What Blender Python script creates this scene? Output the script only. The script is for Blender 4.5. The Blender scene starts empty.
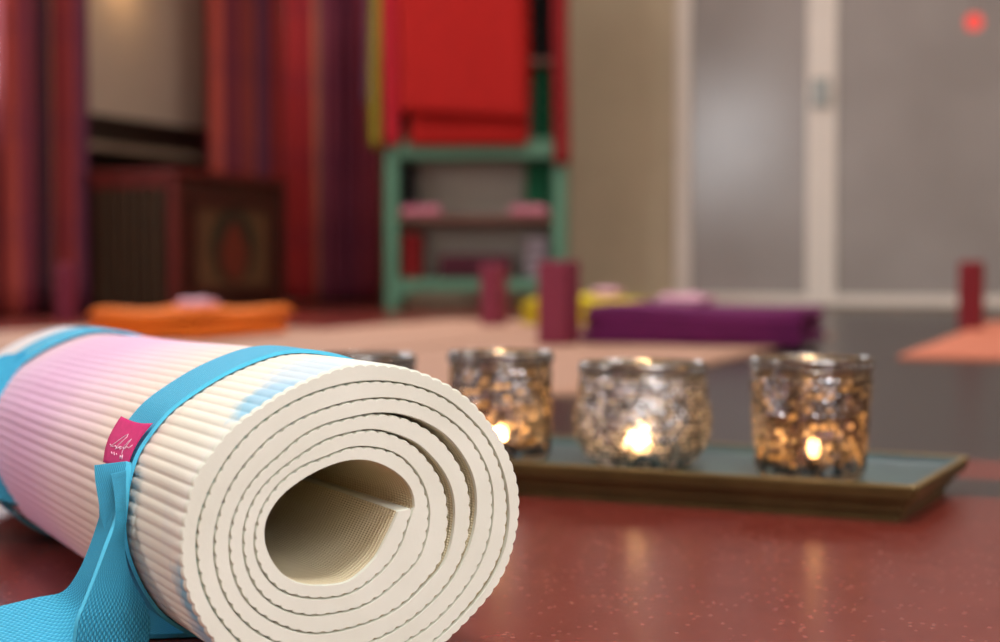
import bpy, bmesh, math, random
import numpy as np
from mathutils import Vector, Matrix, noise

SC = bpy.context.scene
COL = SC.collection
PI = math.pi
rnd = random.Random(7)

# ------------------------------------------------------------------ camera
F = 1600.0
H = 0.157
PITCH = math.atan(56.0 / F)
cd = bpy.data.cameras.new('camera')
cam = bpy.data.objects.new('camera', cd)
COL.objects.link(cam)
cam.location = (0, 0, H)
cam.rotation_euler = (PI / 2 - PITCH, 0, 0)
cd.sensor_width = 36.0
cd.lens = F * 36.0 / 1000.0
cd.clip_start = 0.02
cd.dof.use_dof = True
cd.dof.focus_distance = 0.635
cd.dof.aperture_fstop = 7.0
SC.camera = cam

def ray(px, py):
    a = (px - 500.0) / F
    b = -(py - 321.0) / F
    return Vector((a, math.cos(PITCH) + b * math.sin(PITCH), -math.sin(PITCH) + b * math.cos(PITCH)))

def floor_pt(px, py, z=0.0):
    r = ray(px, py)
    t = (z - H) / r.z
    return Vector((r.x * t, r.y * t, z))

def at_depth(px, py, y):
    r = ray(px, py)
    t = y / r.y
    return Vector((r.x * t, y, H + r.z * t))

# room frame: a runs along the left wall, b along the back wall
CA, SA = 0.92848, 0.37139
def room(a, b, z=0.0):
    return Vector((SA * a + CA * b, CA * a - SA * b, z))
def to_ab(p):
    return (SA * p.x + CA * p.y, CA * p.x - SA * p.y)
ROT = -math.atan2(SA, CA)          # z rotation that maps local x->b, local y->a
def on_a(px, py, a0):
    r = ray(px, py)
    t = a0 / (SA * r.x + CA * r.y)
    p = Vector((r.x * t, r.y * t, H + r.z * t))
    return to_ab(p)[1], p.z
def on_b(px, py, b0):
    r = ray(px, py)
    t = b0 / (CA * r.x - SA * r.y)
    p = Vector((r.x * t, r.y * t, H + r.z * t))
    return to_ab(p)[0], p.z

A_BACK, B_LEFT = 5.8, -3.32
A_REAR, B_RIGHT, Z_CEIL = -0.7, 3.0, 2.5

# ------------------------------------------------------------------ helpers
def link(name, me, mat=None, parent=None):
    o = bpy.data.objects.new(name, me)
    COL.objects.link(o)
    if mat is not None:
        for m in (mat if isinstance(mat, (list, tuple)) else [mat]):
            me.materials.append(m)
    if parent is not None:
        o.parent = parent
    return o

def obj(name, bm, mat=None, parent=None, smooth=False, loc=None, rotz=None):
    me = bpy.data.meshes.new(name)
    bmesh.ops.recalc_face_normals(bm, faces=bm.faces[:])
    bm.to_mesh(me)
    bm.free()
    if smooth:
        me.shade_smooth()
    o = link(name, me, mat, parent)
    if loc is not None:
        o.location = loc
    if rotz is not None:
        o.rotation_euler = (0, 0, rotz)
    return o

def tag(o, label=None, cat=None, group=None, kind=None):
    if label: o['label'] = label
    if cat: o['category'] = cat
    if group: o['group'] = group
    if kind: o['kind'] = kind
    return o

def empty(name, loc=(0, 0, 0), rotz=0.0):
    o = bpy.data.objects.new(name, None)
    COL.objects.link(o)
    o.location = loc
    o.rotation_euler = (0, 0, rotz)
    o.empty_display_size = 0.05
    return o

def thing(name, label, cat, loc=(0, 0, 0), rotz=0.0, group=None):
    return tag(empty(name, loc, rotz), label, cat, group)

def copy_tree(o, parent=None):
    c = o.copy()
    COL.objects.link(c)
    if parent is not None:
        c.parent = parent
    for ch in list(o.children):
        copy_tree(ch, c)
    return c

def box(bm, x0, x1, y0, y1, z0, z1, bevel=0.0, seg=2):
    vs = [bm.verts.new((x, y, z)) for z in (z0, z1) for x, y in ((x0, y0), (x1, y0), (x1, y1), (x0, y1))]
    fs = [bm.faces.new([vs[i] for i in q]) for q in ((3, 2, 1, 0), (4, 5, 6, 7), (0, 1, 5, 4), (1, 2, 6, 5), (2, 3, 7, 6), (3, 0, 4, 7))]
    if bevel > 0:
        es = set()
        for f in fs:
            es.update(f.edges)
        bmesh.ops.bevel(bm, geom=list(es), offset=bevel, segments=seg, affect='EDGES', profile=0.5)
    return bm

def boxes(*bs, bevel=0.0):
    bm = bmesh.new()
    for b in bs:
        box(bm, *b, bevel=bevel)
    return bm

def lathe(bm, prof, n=48, disp=None, closed=False):
    """prof = [(r, z)], optional disp(theta, i, r, z) -> r"""
    rings = []
    for i, (r, z) in enumerate(prof):
        if r < 1e-6:
            rings.append([bm.verts.new((0, 0, z))])
            continue
        ring = []
        for k in range(n):
            t = 2 * PI * k / n
            rr = disp(t, i, r, z) if disp else r
            ring.append(bm.verts.new((rr * math.cos(t), rr * math.sin(t), z)))
        rings.append(ring)
    for p, q in zip(rings[:-1], rings[1:]):
        if len(p) == 1 and len(q) == 1:
            continue
        for k in range(n):
            k2 = (k + 1) % n
            if len(p) == 1:
                bm.faces.new((p[0], q[k], q[k2]))
            elif len(q) == 1:
                bm.faces.new((p[k], q[0], p[k2]))
            else:
                bm.faces.new((p[k], q[k], q[k2], p[k2]))
    return rings

def tube(bm, pts, r, n=8):
    pts = [Vector(p) for p in pts]
    rings = []
    up = Vector((0, 0, 1))
    for i, p in enumerate(pts):
        t = (pts[min(i + 1, len(pts) - 1)] - pts[max(i - 1, 0)]).normalized()
        ref = up if abs(t.dot(up)) < 0.95 else Vector((1, 0, 0))
        x = t.cross(ref).normalized()
        y = t.cross(x).normalized()
        rr = r[i] if isinstance(r, (list, tuple)) else r
        rings.append([bm.verts.new(p + x * (rr * math.cos(2 * PI * k / n)) + y * (rr * math.sin(2 * PI * k / n))) for k in range(n)])
    for p, q in zip(rings[:-1], rings[1:]):
        for k in range(n):
            bm.faces.new((p[k], p[(k + 1) % n], q[(k + 1) % n], q[k]))
    bm.faces.new(rings[0][::-1])
    bm.faces.new(rings[-1])

# ------------------------------------------------------------------ materials
def lin(c):
    return tuple(((v / 255.0) / 12.92 if v / 255.0 <= 0.04045 else ((v / 255.0 + 0.055) / 1.055) ** 2.4) for v in c) + (1.0,)

class MT:
    def __init__(self, name):
        self.m = bpy.data.materials.new(name)
        self.m.use_nodes = True
        self.nt = self.m.node_tree
        self.nt.nodes.clear()
        self.out = self.n('ShaderNodeOutputMaterial')
    def n(self, t, **kw):
        nd = self.nt.nodes.new(t)
        for k, v in kw.items():
            if k.startswith('i_'):
                key = k[2:]
                key = int(key) if key.isdigit() else key.replace('_', ' ')
                nd.inputs[key].default_value = v
            else:
                setattr(nd, k, v)
        return nd
    def l(self, a, b):
        self.nt.links.new(a, b)
    def math(self, op, a, b=None, c=None, clamp=False):
        nd = self.n('ShaderNodeMath', operation=op, use_clamp=clamp)
        for i, v in enumerate((a, b, c)):
            if v is None: continue
            if isinstance(v, (int, float)): nd.inputs[i].default_value = v
            else: self.l(v, nd.inputs[i])
        return nd.outputs[0]
    def mix(self, f, a, b):
        nd = self.n('ShaderNodeMix', data_type='RGBA')
        for k, v in ((0, f), (6, a), (7, b)):
            if isinstance(v, (int, float, tuple)): nd.inputs[k].default_value = v
            else: self.l(v, nd.inputs[k])
        return nd.outputs[2]
    def ramp(self, f, stops, interp='LINEAR'):
        nd = self.n('ShaderNodeValToRGB')
        nd.color_ramp.interpolation = interp
        els = nd.color_ramp.elements
        while len(els) < len(stops): els.new(0.5)
        for e, (p, c) in zip(els, stops):
            e.position = p
            e.color = c
        self.l(f, nd.inputs[0])
        return nd.outputs[0]
    def noise(self, scale, vec=None, detail=3.0, rough=0.5, dist=0.0):
        nd = self.n('ShaderNodeTexNoise')
        nd.inputs['Scale'].default_value = scale
        nd.inputs['Detail'].default_value = detail
        nd.inputs['Roughness'].default_value = rough
        nd.inputs['Distortion'].default_value = dist
        if vec is not None: self.l(vec, nd.inputs['Vector'])
        return nd.outputs[0]
    def coord(self, which='Object'):
        return self.n('ShaderNodeTexCoord').outputs[which]
    def sep(self, v):
        nd = self.n('ShaderNodeSeparateXYZ')
        self.l(v, nd.inputs[0])
        return nd.outputs
    def attr(self, name):
        return self.n('ShaderNodeAttribute', attribute_name=name)
    def bump(self, h, strength=0.3, dist=0.001):
        nd = self.n('ShaderNodeBump')
        nd.inputs['Strength'].default_value = strength
        nd.inputs['Distance'].default_value = dist
        self.l(h, nd.inputs['Height'])
        return nd.outputs[0]
    def bsdf(self, col, rough=0.6, normal=None, metal=0.0, spec=0.5, **kw):
        nd = self.n('ShaderNodeBsdfPrincipled')
        nd.inputs['Metallic'].default_value = metal
        nd.inputs['Specular IOR Level'].default_value = spec
        for k, v in (('Base Color', col), ('Roughness', rough)):
            if isinstance(v, (int, float, tuple)): nd.inputs[k].default_value = v
            else: self.l(v, nd.inputs[k])
        if normal is not None: self.l(normal, nd.inputs['Normal'])
        for k, v in kw.items(): nd.inputs[k.replace('_', ' ')].default_value = v
        self.l(nd.outputs[0], self.out.inputs[0])
        return nd

def simple(name, rgb, rough=0.6, var=0.12, scale=30.0, bump=0.0, metal=0.0, spec=0.4, dist=0.001):
    t = MT(name)
    c = lin(rgb)
    nz = t.noise(scale, t.coord(), 4.0)
    dark = tuple(v * (1 - var) for v in c[:3]) + (1,)
    lite = tuple(min(1, v * (1 + var)) for v in c[:3]) + (1,)
    col = t.ramp(nz, [(0.3, dark), (0.7, lite)])
    nrm = t.bump(nz, bump, dist) if bump else None
    t.bsdf(col, rough, nrm, metal, spec)
    return t.m

def emit(name, rgb, strength):
    t = MT(name)
    e = t.n('ShaderNodeEmission')
    e.inputs[0].default_value = rgb + (1,) if len(rgb) == 3 else rgb
    e.inputs[1].default_value = strength
    t.l(e.outputs[0], t.out.inputs[0])
    return t.m

M = {}
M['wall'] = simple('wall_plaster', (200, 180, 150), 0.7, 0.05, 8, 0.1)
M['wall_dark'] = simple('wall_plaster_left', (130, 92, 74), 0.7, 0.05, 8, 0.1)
M['ceiling'] = simple('ceiling_paint', (225, 218, 205), 0.8, 0.03, 6)
M['white_frame'] = simple('painted_frame', (240, 226, 212), 0.4, 0.03, 20)
M['handle_metal'] = simple('brushed_metal', (140, 140, 135), 0.3, 0.05, 40, metal=0.8)
M['wood_dark'] = simple('dark_wood', (38, 25, 18), 0.5, 0.25, 14)
M['wood_sill'] = simple('sill_wood', (140, 120, 102), 0.5, 0.15, 14)
M['chest_wood'] = simple('chest_wood', (70, 28, 18), 0.45, 0.3, 18)
M['chest_red'] = simple('chest_red_edge', (104, 34, 28), 0.45, 0.2, 18)
M['chest_panel'] = simple('chest_panel', (102, 70, 44), 0.5, 0.25, 30)
M['chest_slat'] = simple('chest_slat', (62, 46, 26), 0.5, 0.2, 20)
M['chest_motif'] = simple('chest_motif', (112, 44, 28), 0.5, 0.2, 40)
M['chest_ring'] = simple('chest_ring', (48, 44, 30), 0.5, 0.2, 40)
M['green'] = simple('green_paint', (92, 140, 112), 0.45, 0.08, 25)
M['green_dark'] = simple('dark_green_cloth', (12, 92, 58), 0.8, 0.15, 25)
M['shelf_wood'] = simple('shelf_board', (112, 72, 58), 0.5, 0.1, 25)
M['shelf_back'] = simple('shelf_back', (168, 158, 145), 0.7, 0.06, 9)
M['red_wool'] = simple('red_wool', (174, 13, 4), 0.85, 0.08, 40, 0.2)
M['crimson'] = simple('crimson_wool', (190, 24, 42), 0.85, 0.08, 40, 0.2)
M['crimson_dark'] = simple('dark_crimson_wool', (138, 18, 22), 0.85, 0.08, 40, 0.2)
M['yellow_cloth'] = simple('yellow_cloth', (150, 130, 30), 0.85, 0.08, 40, 0.2)
M['lilac_cloth'] = simple('lilac_cloth', (96, 66, 92), 0.85, 0.08, 40, 0.2)
M['black_cloth'] = simple('black_cloth', (18, 16, 16), 0.85, 0.08, 40, 0.2)
M['pink_cloth'] = simple('pink_cloth', (206, 122, 140), 0.85, 0.08, 40, 0.2)
M['pink_pale'] = simple('pale_pink_silk', (222, 168, 186), 0.6, 0.06, 40, 0.1)
M['burgundy'] = simple('burgundy_foam', (128, 42, 66), 0.7, 0.06, 90, 0.1)
M['burgundy_red'] = simple('dark_red_foam', (128, 22, 34), 0.7, 0.06, 90, 0.1)
M['plum'] = simple('plum_foam', (78, 16, 36), 0.7, 0.06, 90, 0.1)
M['orange_wool'] = simple('orange_wool', (236, 120, 30), 0.85, 0.1, 50, 0.25)
M['purple_wool'] = simple('purple_wool', (104, 22, 84), 0.85, 0.1, 50, 0.25)
M['yellow_wool'] = simple('yellow_wool', (206, 184, 30), 0.85, 0.1, 50, 0.25)
M['peach_mat'] = simple('peach_mat', (192, 147, 122), 0.75, 0.05, 90, 0.15)
M['coral_mat'] = simple('coral_mat', (214, 124, 94), 0.75, 0.05, 90, 0.15)
M['pink_label'] = simple('pink_label', (214, 52, 122), 0.6, 0.06, 400, 0.1)
M['label_print'] = simple('label_print', (250, 205, 225), 0.6, 0.02, 400)
M['wax'] = simple('candle_wax', (240, 232, 214), 0.5, 0.03, 60)
M['tin'] = simple('aluminium_cup', (200, 200, 200), 0.25, 0.03, 60, metal=1.0)
M['wick'] = simple('candle_wick', (40, 30, 24), 0.9, 0.1, 200)
M['rod'] = simple('curtain_rod', (70, 44, 30), 0.4, 0.1, 30)
M['flame'] = emit('candle_flame', (1.0, 0.62, 0.28), 420.0)
M['red_glow'] = emit('red_reflection_glow', (1.0, 0.10, 0.08), 1.05)
M['daylight'] = emit('window_daylight', (0.93, 0.95, 1.0), 4.0)
M['daylight_rear'] = emit('window_daylight_rear', (0.93, 0.97, 1.0), 3.0)
M['lamp_glass'] = emit('ceiling_lamp_glass', (1.0, 0.93, 0.84), 7.0)

def floor_material():
    t = MT('linoleum_floor')
    co = t.coord()
    x, y, z = t.sep(co)                     # local x = b, y = a
    def inside(v, lo, hi):
        return t.math('MULTIPLY', t.math('GREATER_THAN', v, lo), t.math('LESS_THAN', v, hi))
    a1 = to_ab(floor_pt(975, 497))[0]
    a2 = to_ab(floor_pt(975, 479))[0]
    a3 = to_ab(floor_pt(975, 460))[0]
    wide = t.math('MULTIPLY', t.math('GREATER_THAN', y, a3), t.math('GREATER_THAN', x, -1.3))
    thin = t.math('MULTIPLY', inside(y, a1, a2), t.math('GREATER_THAN', x, -1.3 - (a3 - a2)))
    mask = t.math('MAXIMUM', wide, thin)
    n1 = t.noise(7.0, co, 6.0, 0.6)
    n2 = t.noise(55.0, co, 5.0, 0.7, 0.6)
    red = t.ramp(n2, [(0.25, lin((108, 41, 34))), (0.5, lin((125, 51, 42))), (0.8, lin((138, 63, 52)))])
    red = t.mix(t.math('MULTIPLY', n1, 0.25), red, lin((96, 34, 32)))
    vor = t.n('ShaderNodeTexVoronoi', i_Scale=210.0)
    st = t.n('ShaderNodeMapping')
    st.inputs['Scale'].default_value = (1.0, 1.0, 1.0)
    t.l(co, st.inputs[0]); t.l(st.outputs[0], vor.inputs['Vector'])
    fleck = t.math('MULTIPLY', t.math('LESS_THAN', vor.outputs['Distance'], 0.22),
                   t.math('GREATER_THAN', t.sep(vor.outputs['Color'])[0], 0.6))
    red = t.mix(t.math('MULTIPLY', fleck, 0.25), red, lin((196, 152, 138)))
    dark = t.ramp(n2, [(0.25, lin((40, 35, 35))), (0.8, lin((57, 50, 49)))])
    col = t.mix(mask, red, dark)
    rough = t.math('ADD', 0.23, t.math('MULTIPLY', n2, 0.06))
    t.bsdf(col, rough, None, 0.0, 0.3)
    return t.m
M['floor'] = floor_material()

def door_glass():
    t = MT('satin_door_glass')
    nz = t.noise(3.0, t.coord(), 2.0)
    col = t.ramp(nz, [(0.3, lin((156, 146, 140))), (0.7, lin((168, 158, 152)))])
    t.bsdf(col, 0.19, None, 0.0, 0.45)
    return t.m
M['door_glass'] = door_glass()

def curtain_mat(name, stripes_rgb, dim=1.0):
    t = MT(name)
    u, v, w = t.sep(t.attr('cloth').outputs['Vector'])      # metres along the cloth, height, share of the width
    uu = w
    def c(r): return tuple(x * dim for x in lin(r)[:3]) + (1,)
    stripes = [(p_, c(r_)) for p_, r_ in stripes_rgb]
    col = t.ramp(uu, stripes, 'CONSTANT')
    vv = t.math('FRACT', t.math('MULTIPLY', v, 1 / 0.31))
    band = t.math('MULTIPLY', t.math('GREATER_THAN', vv, 0.7), 0.12)
    col = t.mix(band, col, c((70, 26, 52)))
    fine = t.math('SINE', t.math('MULTIPLY', u, 900.0))
    bs = t.bsdf(col, 0.7, t.bump(fine, 0.1, 0.0005), 0.0, 0.3)
    tr = t.n('ShaderNodeBsdfTranslucent')
    t.l(col, tr.inputs[0])
    mx = t.n('ShaderNodeMixShader', i_Fac=0.2)
    t.l(bs.outputs[0], mx.inputs[1]); t.l(tr.outputs[0], mx.inputs[2])
    t.l(mx.outputs[0], t.out.inputs[0])
    return t.m

def webbing():
    t = MT('blue_webbing')
    u, v, w = t.sep(t.attr('weave').outputs['Vector'])      # metres along / across
    k = 2 * PI / 0.0023
    s1 = t.math('SINE', t.math('MULTIPLY', v, k))
    row = t.math('FLOOR', t.math('MULTIPLY', v, 2 / 0.0023))
    s2 = t.math('SINE', t.math('ADD', t.math('MULTIPLY', u, k * 0.8), t.math('MULTIPLY', row, PI)))
    h = t.math('ADD', t.math('MULTIPLY', s2, 0.6), t.math('MULTIPLY', t.math('ABSOLUTE', s1), 0.8))
    hn = t.math('ADD', t.math('MULTIPLY', h, 0.35), 0.4, clamp=True)
    col = t.ramp(hn, [(0.0, lin((14, 112, 160))), (0.45, lin((52, 176, 222))), (1.0, lin((96, 210, 244)))])
    t.bsdf(col, 0.65, t.bump(h, 0.65, 0.0006), 0.0, 0.35)
    return t.m
M['webbing'] = webbing()

def mat_foam():
    t = MT('cream_foam_edge')
    co = t.coord()
    n = t.noise(700.0, co, 2.0)
    n2 = t.noise(25.0, co, 2.0)
    col = t.ramp(n2, [(0.3, lin((226, 229, 214))), (0.7, lin((236, 239, 226)))])
    t.bsdf(col, 0.75, t.bump(n, 0.12, 0.0004), 0.0, 0.25)
    return t.m
M['foam'] = mat_foam()

def mat_inside():
    t = MT('cream_foam_inside')
    s, u, w = t.sep(t.attr('sheet').outputs['Vector'])
    h1 = t.math('SINE', t.math('MULTIPLY', u, 2 * PI / 0.0027))
    h2 = t.math('SINE', t.math('MULTIPLY', s, 2 * PI / 0.0012))
    h = t.math('ADD', h1, t.math('MULTIPLY', h2, 0.35))
    hn = t.math('ADD', t.math('MULTIPLY', h, 0.3), 0.5, clamp=True)
    col = t.ramp(hn, [(0.0, lin((212, 196, 158))), (1.0, lin((243, 233, 202)))])
    t.bsdf(col, 0.8, t.bump(h, 0.55, 0.0008), 0.0, 0.2)
    return t.m
M['foam_inside'] = mat_inside()

BLOTS = []
def mat_outside():
    """tie-dyed outer face: cream, pale blue and pink-lilac bands across the length of the roll"""
    t = MT('tie_dyed_foam')
    s, u, w = t.sep(t.attr('sheet').outputs['Vector'])
    cb = t.n('ShaderNodeCombineXYZ')
    t.l(t.math('MULTIPLY', s, 14.0), cb.inputs[0]); t.l(t.math('MULTIPLY', u, 22.0), cb.inputs[1])
    n = t.noise(1.0, cb.outputs[0], 3.0, 0.55, 0.4)
    uu = t.math('ADD', u, t.math('MULTIPLY', t.math('SUBTRACT', n, 0.5), 0.055))
    x = t.math('MULTIPLY', uu, 1 / 0.6)
    col = t.ramp(x, [(0.0, lin((236, 236, 230))), (0.03, lin((242, 240, 226))), (0.10, lin((247, 240, 224))), (0.155, lin((242, 219, 208))),
                     (0.22, lin((245, 226, 214))), (0.33, lin((244, 214, 224))), (0.46, lin((238, 200, 228))), (0.62, lin((238, 202, 228))),
                     (0.70, lin((243, 214, 218))), (0.76, lin((240, 226, 220))), (0.86, lin((214, 222, 236))), (1.0, lin((205, 226, 240)))])
    # pale blue blots near the open end (s0 = arc length, u0 = distance from the end)
    wob = t.math('MULTIPLY', t.math('SUBTRACT', t.noise(2.5, cb.outputs[0], 3.0, 0.6), 0.5), 1.3)
    def blot(s0, u0, rs, ru, strength, rgb, col):
        ds = t.math('MULTIPLY', t.math('SUBTRACT', s, s0), 1 / rs)
        du = t.math('MULTIPLY', t.math('SUBTRACT', u, u0), 1 / ru)
        d = t.math('SQRT', t.math('ADD', t.math('MULTIPLY', ds, ds), t.math('MULTIPLY', du, du)))
        f = t.math('MULTIPLY', t.math('SUBTRACT', t.math('ADD', 1.0, wob), d), 2.2, clamp=True)
        return t.mix(t.math('MULTIPLY', f, strength), col, lin(rgb))
    for b_ in BLOTS:
        col = blot(*b_, col)
    # mid-pink deeper in a few streaks
    n3 = t.noise(1.6, cb.outputs[0], 2.0)
    mid = t.math('SUBTRACT', 1.0, t.math('MULTIPLY', t.math('ABSOLUTE', t.math('SUBTRACT', u, 0.32)), 1 / 0.11), clamp=True)
    col = t.mix(t.math('MULTIPLY', mid, t.math('MULTIPLY', n3, 0.75)), col, lin((226, 172, 214)))
    fine = t.math('SINE', t.math('MULTIPLY', u, 2 * PI / 0.0016))
    t.bsdf(col, 0.75, t.bump(fine, 0.18, 0.0004), 0.0, 0.25)
    return t.m

def silver_glass(name, tint, thin_lo, glow, soft, rough, tone):
    """mottled mercury glass: silvering worn thin on random bosses; light inside shines through there"""
    t = MT(name)
    thin = t.sep(t.attr('silver').outputs['Vector'])[0]
    nz = t.noise(260.0, t.coord(), 4.0, 0.65)
    wear = t.math('ADD', t.math('MULTIPLY', thin, 1.0), t.math('MULTIPLY', t.math('SUBTRACT', nz, 0.5), 0.4), clamp=True)
    wear = t.math('MAXIMUM', wear, thin_lo)
    gl = t.n('ShaderNodeBsdfAnisotropic')
    gl.inputs['Roughness'].default_value = 0.12
    tn = t.noise(120.0, t.coord(), 5.0, 0.7)
    t.l(t.ramp(tn, [(0.36, lin((40, 40, 42))), (0.5, lin((tone, tone, tone + 2))), (0.64, lin((222, 222, 226)))]), gl.inputs['Color'])
    tl = t.n('ShaderNodeBsdfTranslucent'); tl.inputs[0].default_value = glow
    tp = t.n('ShaderNodeBsdfTransparent'); tp.inputs[0].default_value = tint
    rf = t.n('ShaderNodeBsdfRefraction'); rf.inputs['Color'].default_value = tint
    rf.inputs['Roughness'].default_value = rough; rf.inputs['IOR'].default_value = 1.18
    m0 = t.n('ShaderNodeMixShader', i_Fac=soft)
    t.l(rf.outputs[0], m0.inputs[1]); t.l(tl.outputs[0], m0.inputs[2])
    m1 = t.n('ShaderNodeMixShader', i_Fac=0.2)
    t.l(m0.outputs[0], m1.inputs[1]); t.l(tp.outputs[0], m1.inputs[2])
    m2 = t.n('ShaderNodeMixShader')
    t.l(wear, m2.inputs[0]); t.l(gl.outputs[0], m2.inputs[1]); t.l(m1.outputs[0], m2.inputs[2])
    cl = t.n('ShaderNodeBsdfAnisotropic'); cl.inputs['Roughness'].default_value = 0.08
    fr = t.n('ShaderNodeFresnel'); fr.inputs[0].default_value = 1.45
    m3 = t.n('ShaderNodeMixShader')
    t.l(fr.outputs[0], m3.inputs[0]); t.l(m2.outputs[0], m3.inputs[1]); t.l(cl.outputs[0], m3.inputs[2])
    t.l(m3.outputs[0], t.out.inputs[0])
    return t.m
M['glass_round'] = silver_glass('mercury_glass_round', lin((225, 212, 200)), 0.05, lin((255, 236, 216)), 0.12, 0.6, 140)
M['glass_straight'] = silver_glass('mercury_glass_straight', lin((225, 200, 175)), 0.03, lin((255, 206, 140)), 0.22, 0.42, 96)
M['rim'] = simple('antique_silver_rim', (150, 146, 142), 0.22, 0.25, 200, metal=1.0)

def tray_teal():
    t = MT('tray_teal_paint')
    co = t.coord()
    n = t.noise(9.0, co, 5.0, 0.6)
    n2 = t.noise(60.0, co, 4.0)
    col = t.ramp(n, [(0.3, lin((44, 60, 68))), (0.5, lin((66, 92, 92))), (0.75, lin((88, 108, 96)))])
    col = t.mix(t.math('MULTIPLY', n2, 0.3), col, lin((60, 70, 74)))
    t.bsdf(col, 0.42, t.bump(n2, 0.1, 0.0006), 0.0, 0.4)
    return t.m
M['tray_teal'] = tray_teal()
M['tray_gold'] = simple('tray_bronze', (92, 76, 44), 0.42, 0.25, 30, 0.1, metal=0.35)
M['tray_edge'] = simple('tray_lip_gold', (126, 104, 62), 0.38, 0.3, 25, 0.1, metal=0.4)

# ------------------------------------------------------------------ the room
def struct(name, bm, mat, rot=True, parent=None):
    o = obj(name, bm, mat, parent)
    if rot and parent is None:
        o.rotation_euler = (0, 0, ROT)
    if parent is None:
        o['kind'] = 'structure'
    return o

T = 0.12
struct('floor', boxes((B_LEFT - T, B_RIGHT + T, A_REAR - T, A_BACK + T, -0.1, 0.0)), M['floor'])
struct('ceiling', boxes((B_LEFT - T, B_RIGHT + T, A_REAR - T, A_BACK + T, Z_CEIL, Z_CEIL + 0.1)), M['ceiling'])
struct('wall_back', boxes((B_LEFT - T, B_RIGHT + T, A_BACK, A_BACK + T, 0, Z_CEIL)), M['wall'])
struct('wall_right', boxes((B_RIGHT, B_RIGHT + T, A_REAR, A_BACK, 0, Z_CEIL)), M['wall'])
# left wall with a window opening
SILL = 0.655
wa0, wa1, wz1 = 3.0, 5.45, 2.2
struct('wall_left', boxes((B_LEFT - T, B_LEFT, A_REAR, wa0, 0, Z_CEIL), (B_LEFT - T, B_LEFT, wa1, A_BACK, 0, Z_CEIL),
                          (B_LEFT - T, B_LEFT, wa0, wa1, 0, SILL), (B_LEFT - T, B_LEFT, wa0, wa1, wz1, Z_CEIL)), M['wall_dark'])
w1 = empty('window_1', (0, 0, 0), ROT); w1['kind'] = 'structure'
obj('window_frame', boxes((B_LEFT - 0.09, B_LEFT - 0.04, wa0, wa0 + 0.05, SILL, wz1), (B_LEFT - 0.09, B_LEFT - 0.04, wa1 - 0.05, wa1, SILL, wz1),
                          (B_LEFT - 0.09, B_LEFT - 0.04, (wa0 + wa1) / 2 - 0.03, (wa0 + wa1) / 2 + 0.03, SILL, wz1),
                          (B_LEFT - 0.09, B_LEFT - 0.04, wa0 + 0.05, wa1 - 0.05, wz1 - 0.05, wz1)), M['white_frame'], w1)
obj('pane', boxes((B_LEFT - 0.075, B_LEFT - 0.06, wa0 + 0.04, wa1 - 0.04, SILL, wz1 - 0.02)), M['daylight'], w1)
obj('window_sill', boxes((B_LEFT, B_LEFT + 0.14, wa0 - 0.05, wa1 + 0.08, 0.535, 0.56), bevel=0.004), M['wood_sill'], w1)
obj('apron_panel', boxes((B_LEFT, B_LEFT + 0.02, wa0 - 0.05, wa1 + 0.08, 0.0, 0.535), (B_LEFT, B_LEFT + 0.03, wa0 - 0.05, wa1 + 0.08, 0.56, SILL + 0.02)), M['wood_dark'], w1)
# rear wall with a window of two tall panes
rz0, rz1 = 0.5, 1.3
RW = [(-3.29, -3.06), (-2.92, -2.58)]
rw0, rw1 = -3.315, -2.53
V0, V1, VZ0, VZ1 = 0.35, 1.9, 0.45, 1.95
struct('wall_rear', boxes((B_LEFT, rw0, A_REAR - T, A_REAR, 0, Z_CEIL), (rw1, V0, A_REAR - T, A_REAR, 0, Z_CEIL), (V1, B_RIGHT, A_REAR - T, A_REAR, 0, Z_CEIL), (V0, V1, A_REAR - T, A_REAR, 0, VZ0), (V0, V1, A_REAR - T, A_REAR, VZ1, Z_CEIL),
                          (rw0, rw1, A_REAR - T, A_REAR, 0, rz0), (rw0, rw1, A_REAR - T, A_REAR, rz1, Z_CEIL)), M['wall'])
w2 = empty('window_2', (0, 0, 0), ROT); w2['kind'] = 'structure'
obj('window_frame', boxes((rw0, RW[0][0], A_REAR - 0.08, A_REAR - 0.02, rz0, rz1), (RW[0][1], RW[1][0], A_REAR - 0.08, A_REAR - 0.02, rz0, rz1),
                          (RW[1][1], rw1, A_REAR - 0.08, A_REAR - 0.02, rz0, rz1)), M['white_frame'], w2)
for (p0, p1) in RW:
    obj('pane', boxes((p0, p1, A_REAR - 0.07, A_REAR - 0.05, rz0, rz1)), M['daylight_rear'], w2)

w3 = empty('added_fill_window', (0, 0, 0), ROT); w3['kind'] = 'structure'  # window added behind the camera to brighten the roll's open end
vm = (V0 + V1) / 2
obj('window_frame', boxes((V0, V0 + 0.05, A_REAR - 0.08, A_REAR - 0.02, VZ0, VZ1), (V1 - 0.05, V1, A_REAR - 0.08, A_REAR - 0.02, VZ0, VZ1), (vm - 0.03, vm + 0.03, A_REAR - 0.08, A_REAR - 0.02, VZ0, VZ1),
                          (V0 + 0.05, V1 - 0.05, A_REAR - 0.08, A_REAR - 0.02, VZ0, VZ0 + 0.05), (V0 + 0.05, V1 - 0.05, A_REAR - 0.08, A_REAR - 0.02, VZ1 - 0.05, VZ1)), M['white_frame'], w3)
obj('pane', boxes((V0 + 0.03, V1 - 0.03, A_REAR - 0.07, A_REAR - 0.05, VZ0 + 0.03, VZ1 - 0.03)), M['daylight'], w3)
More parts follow.
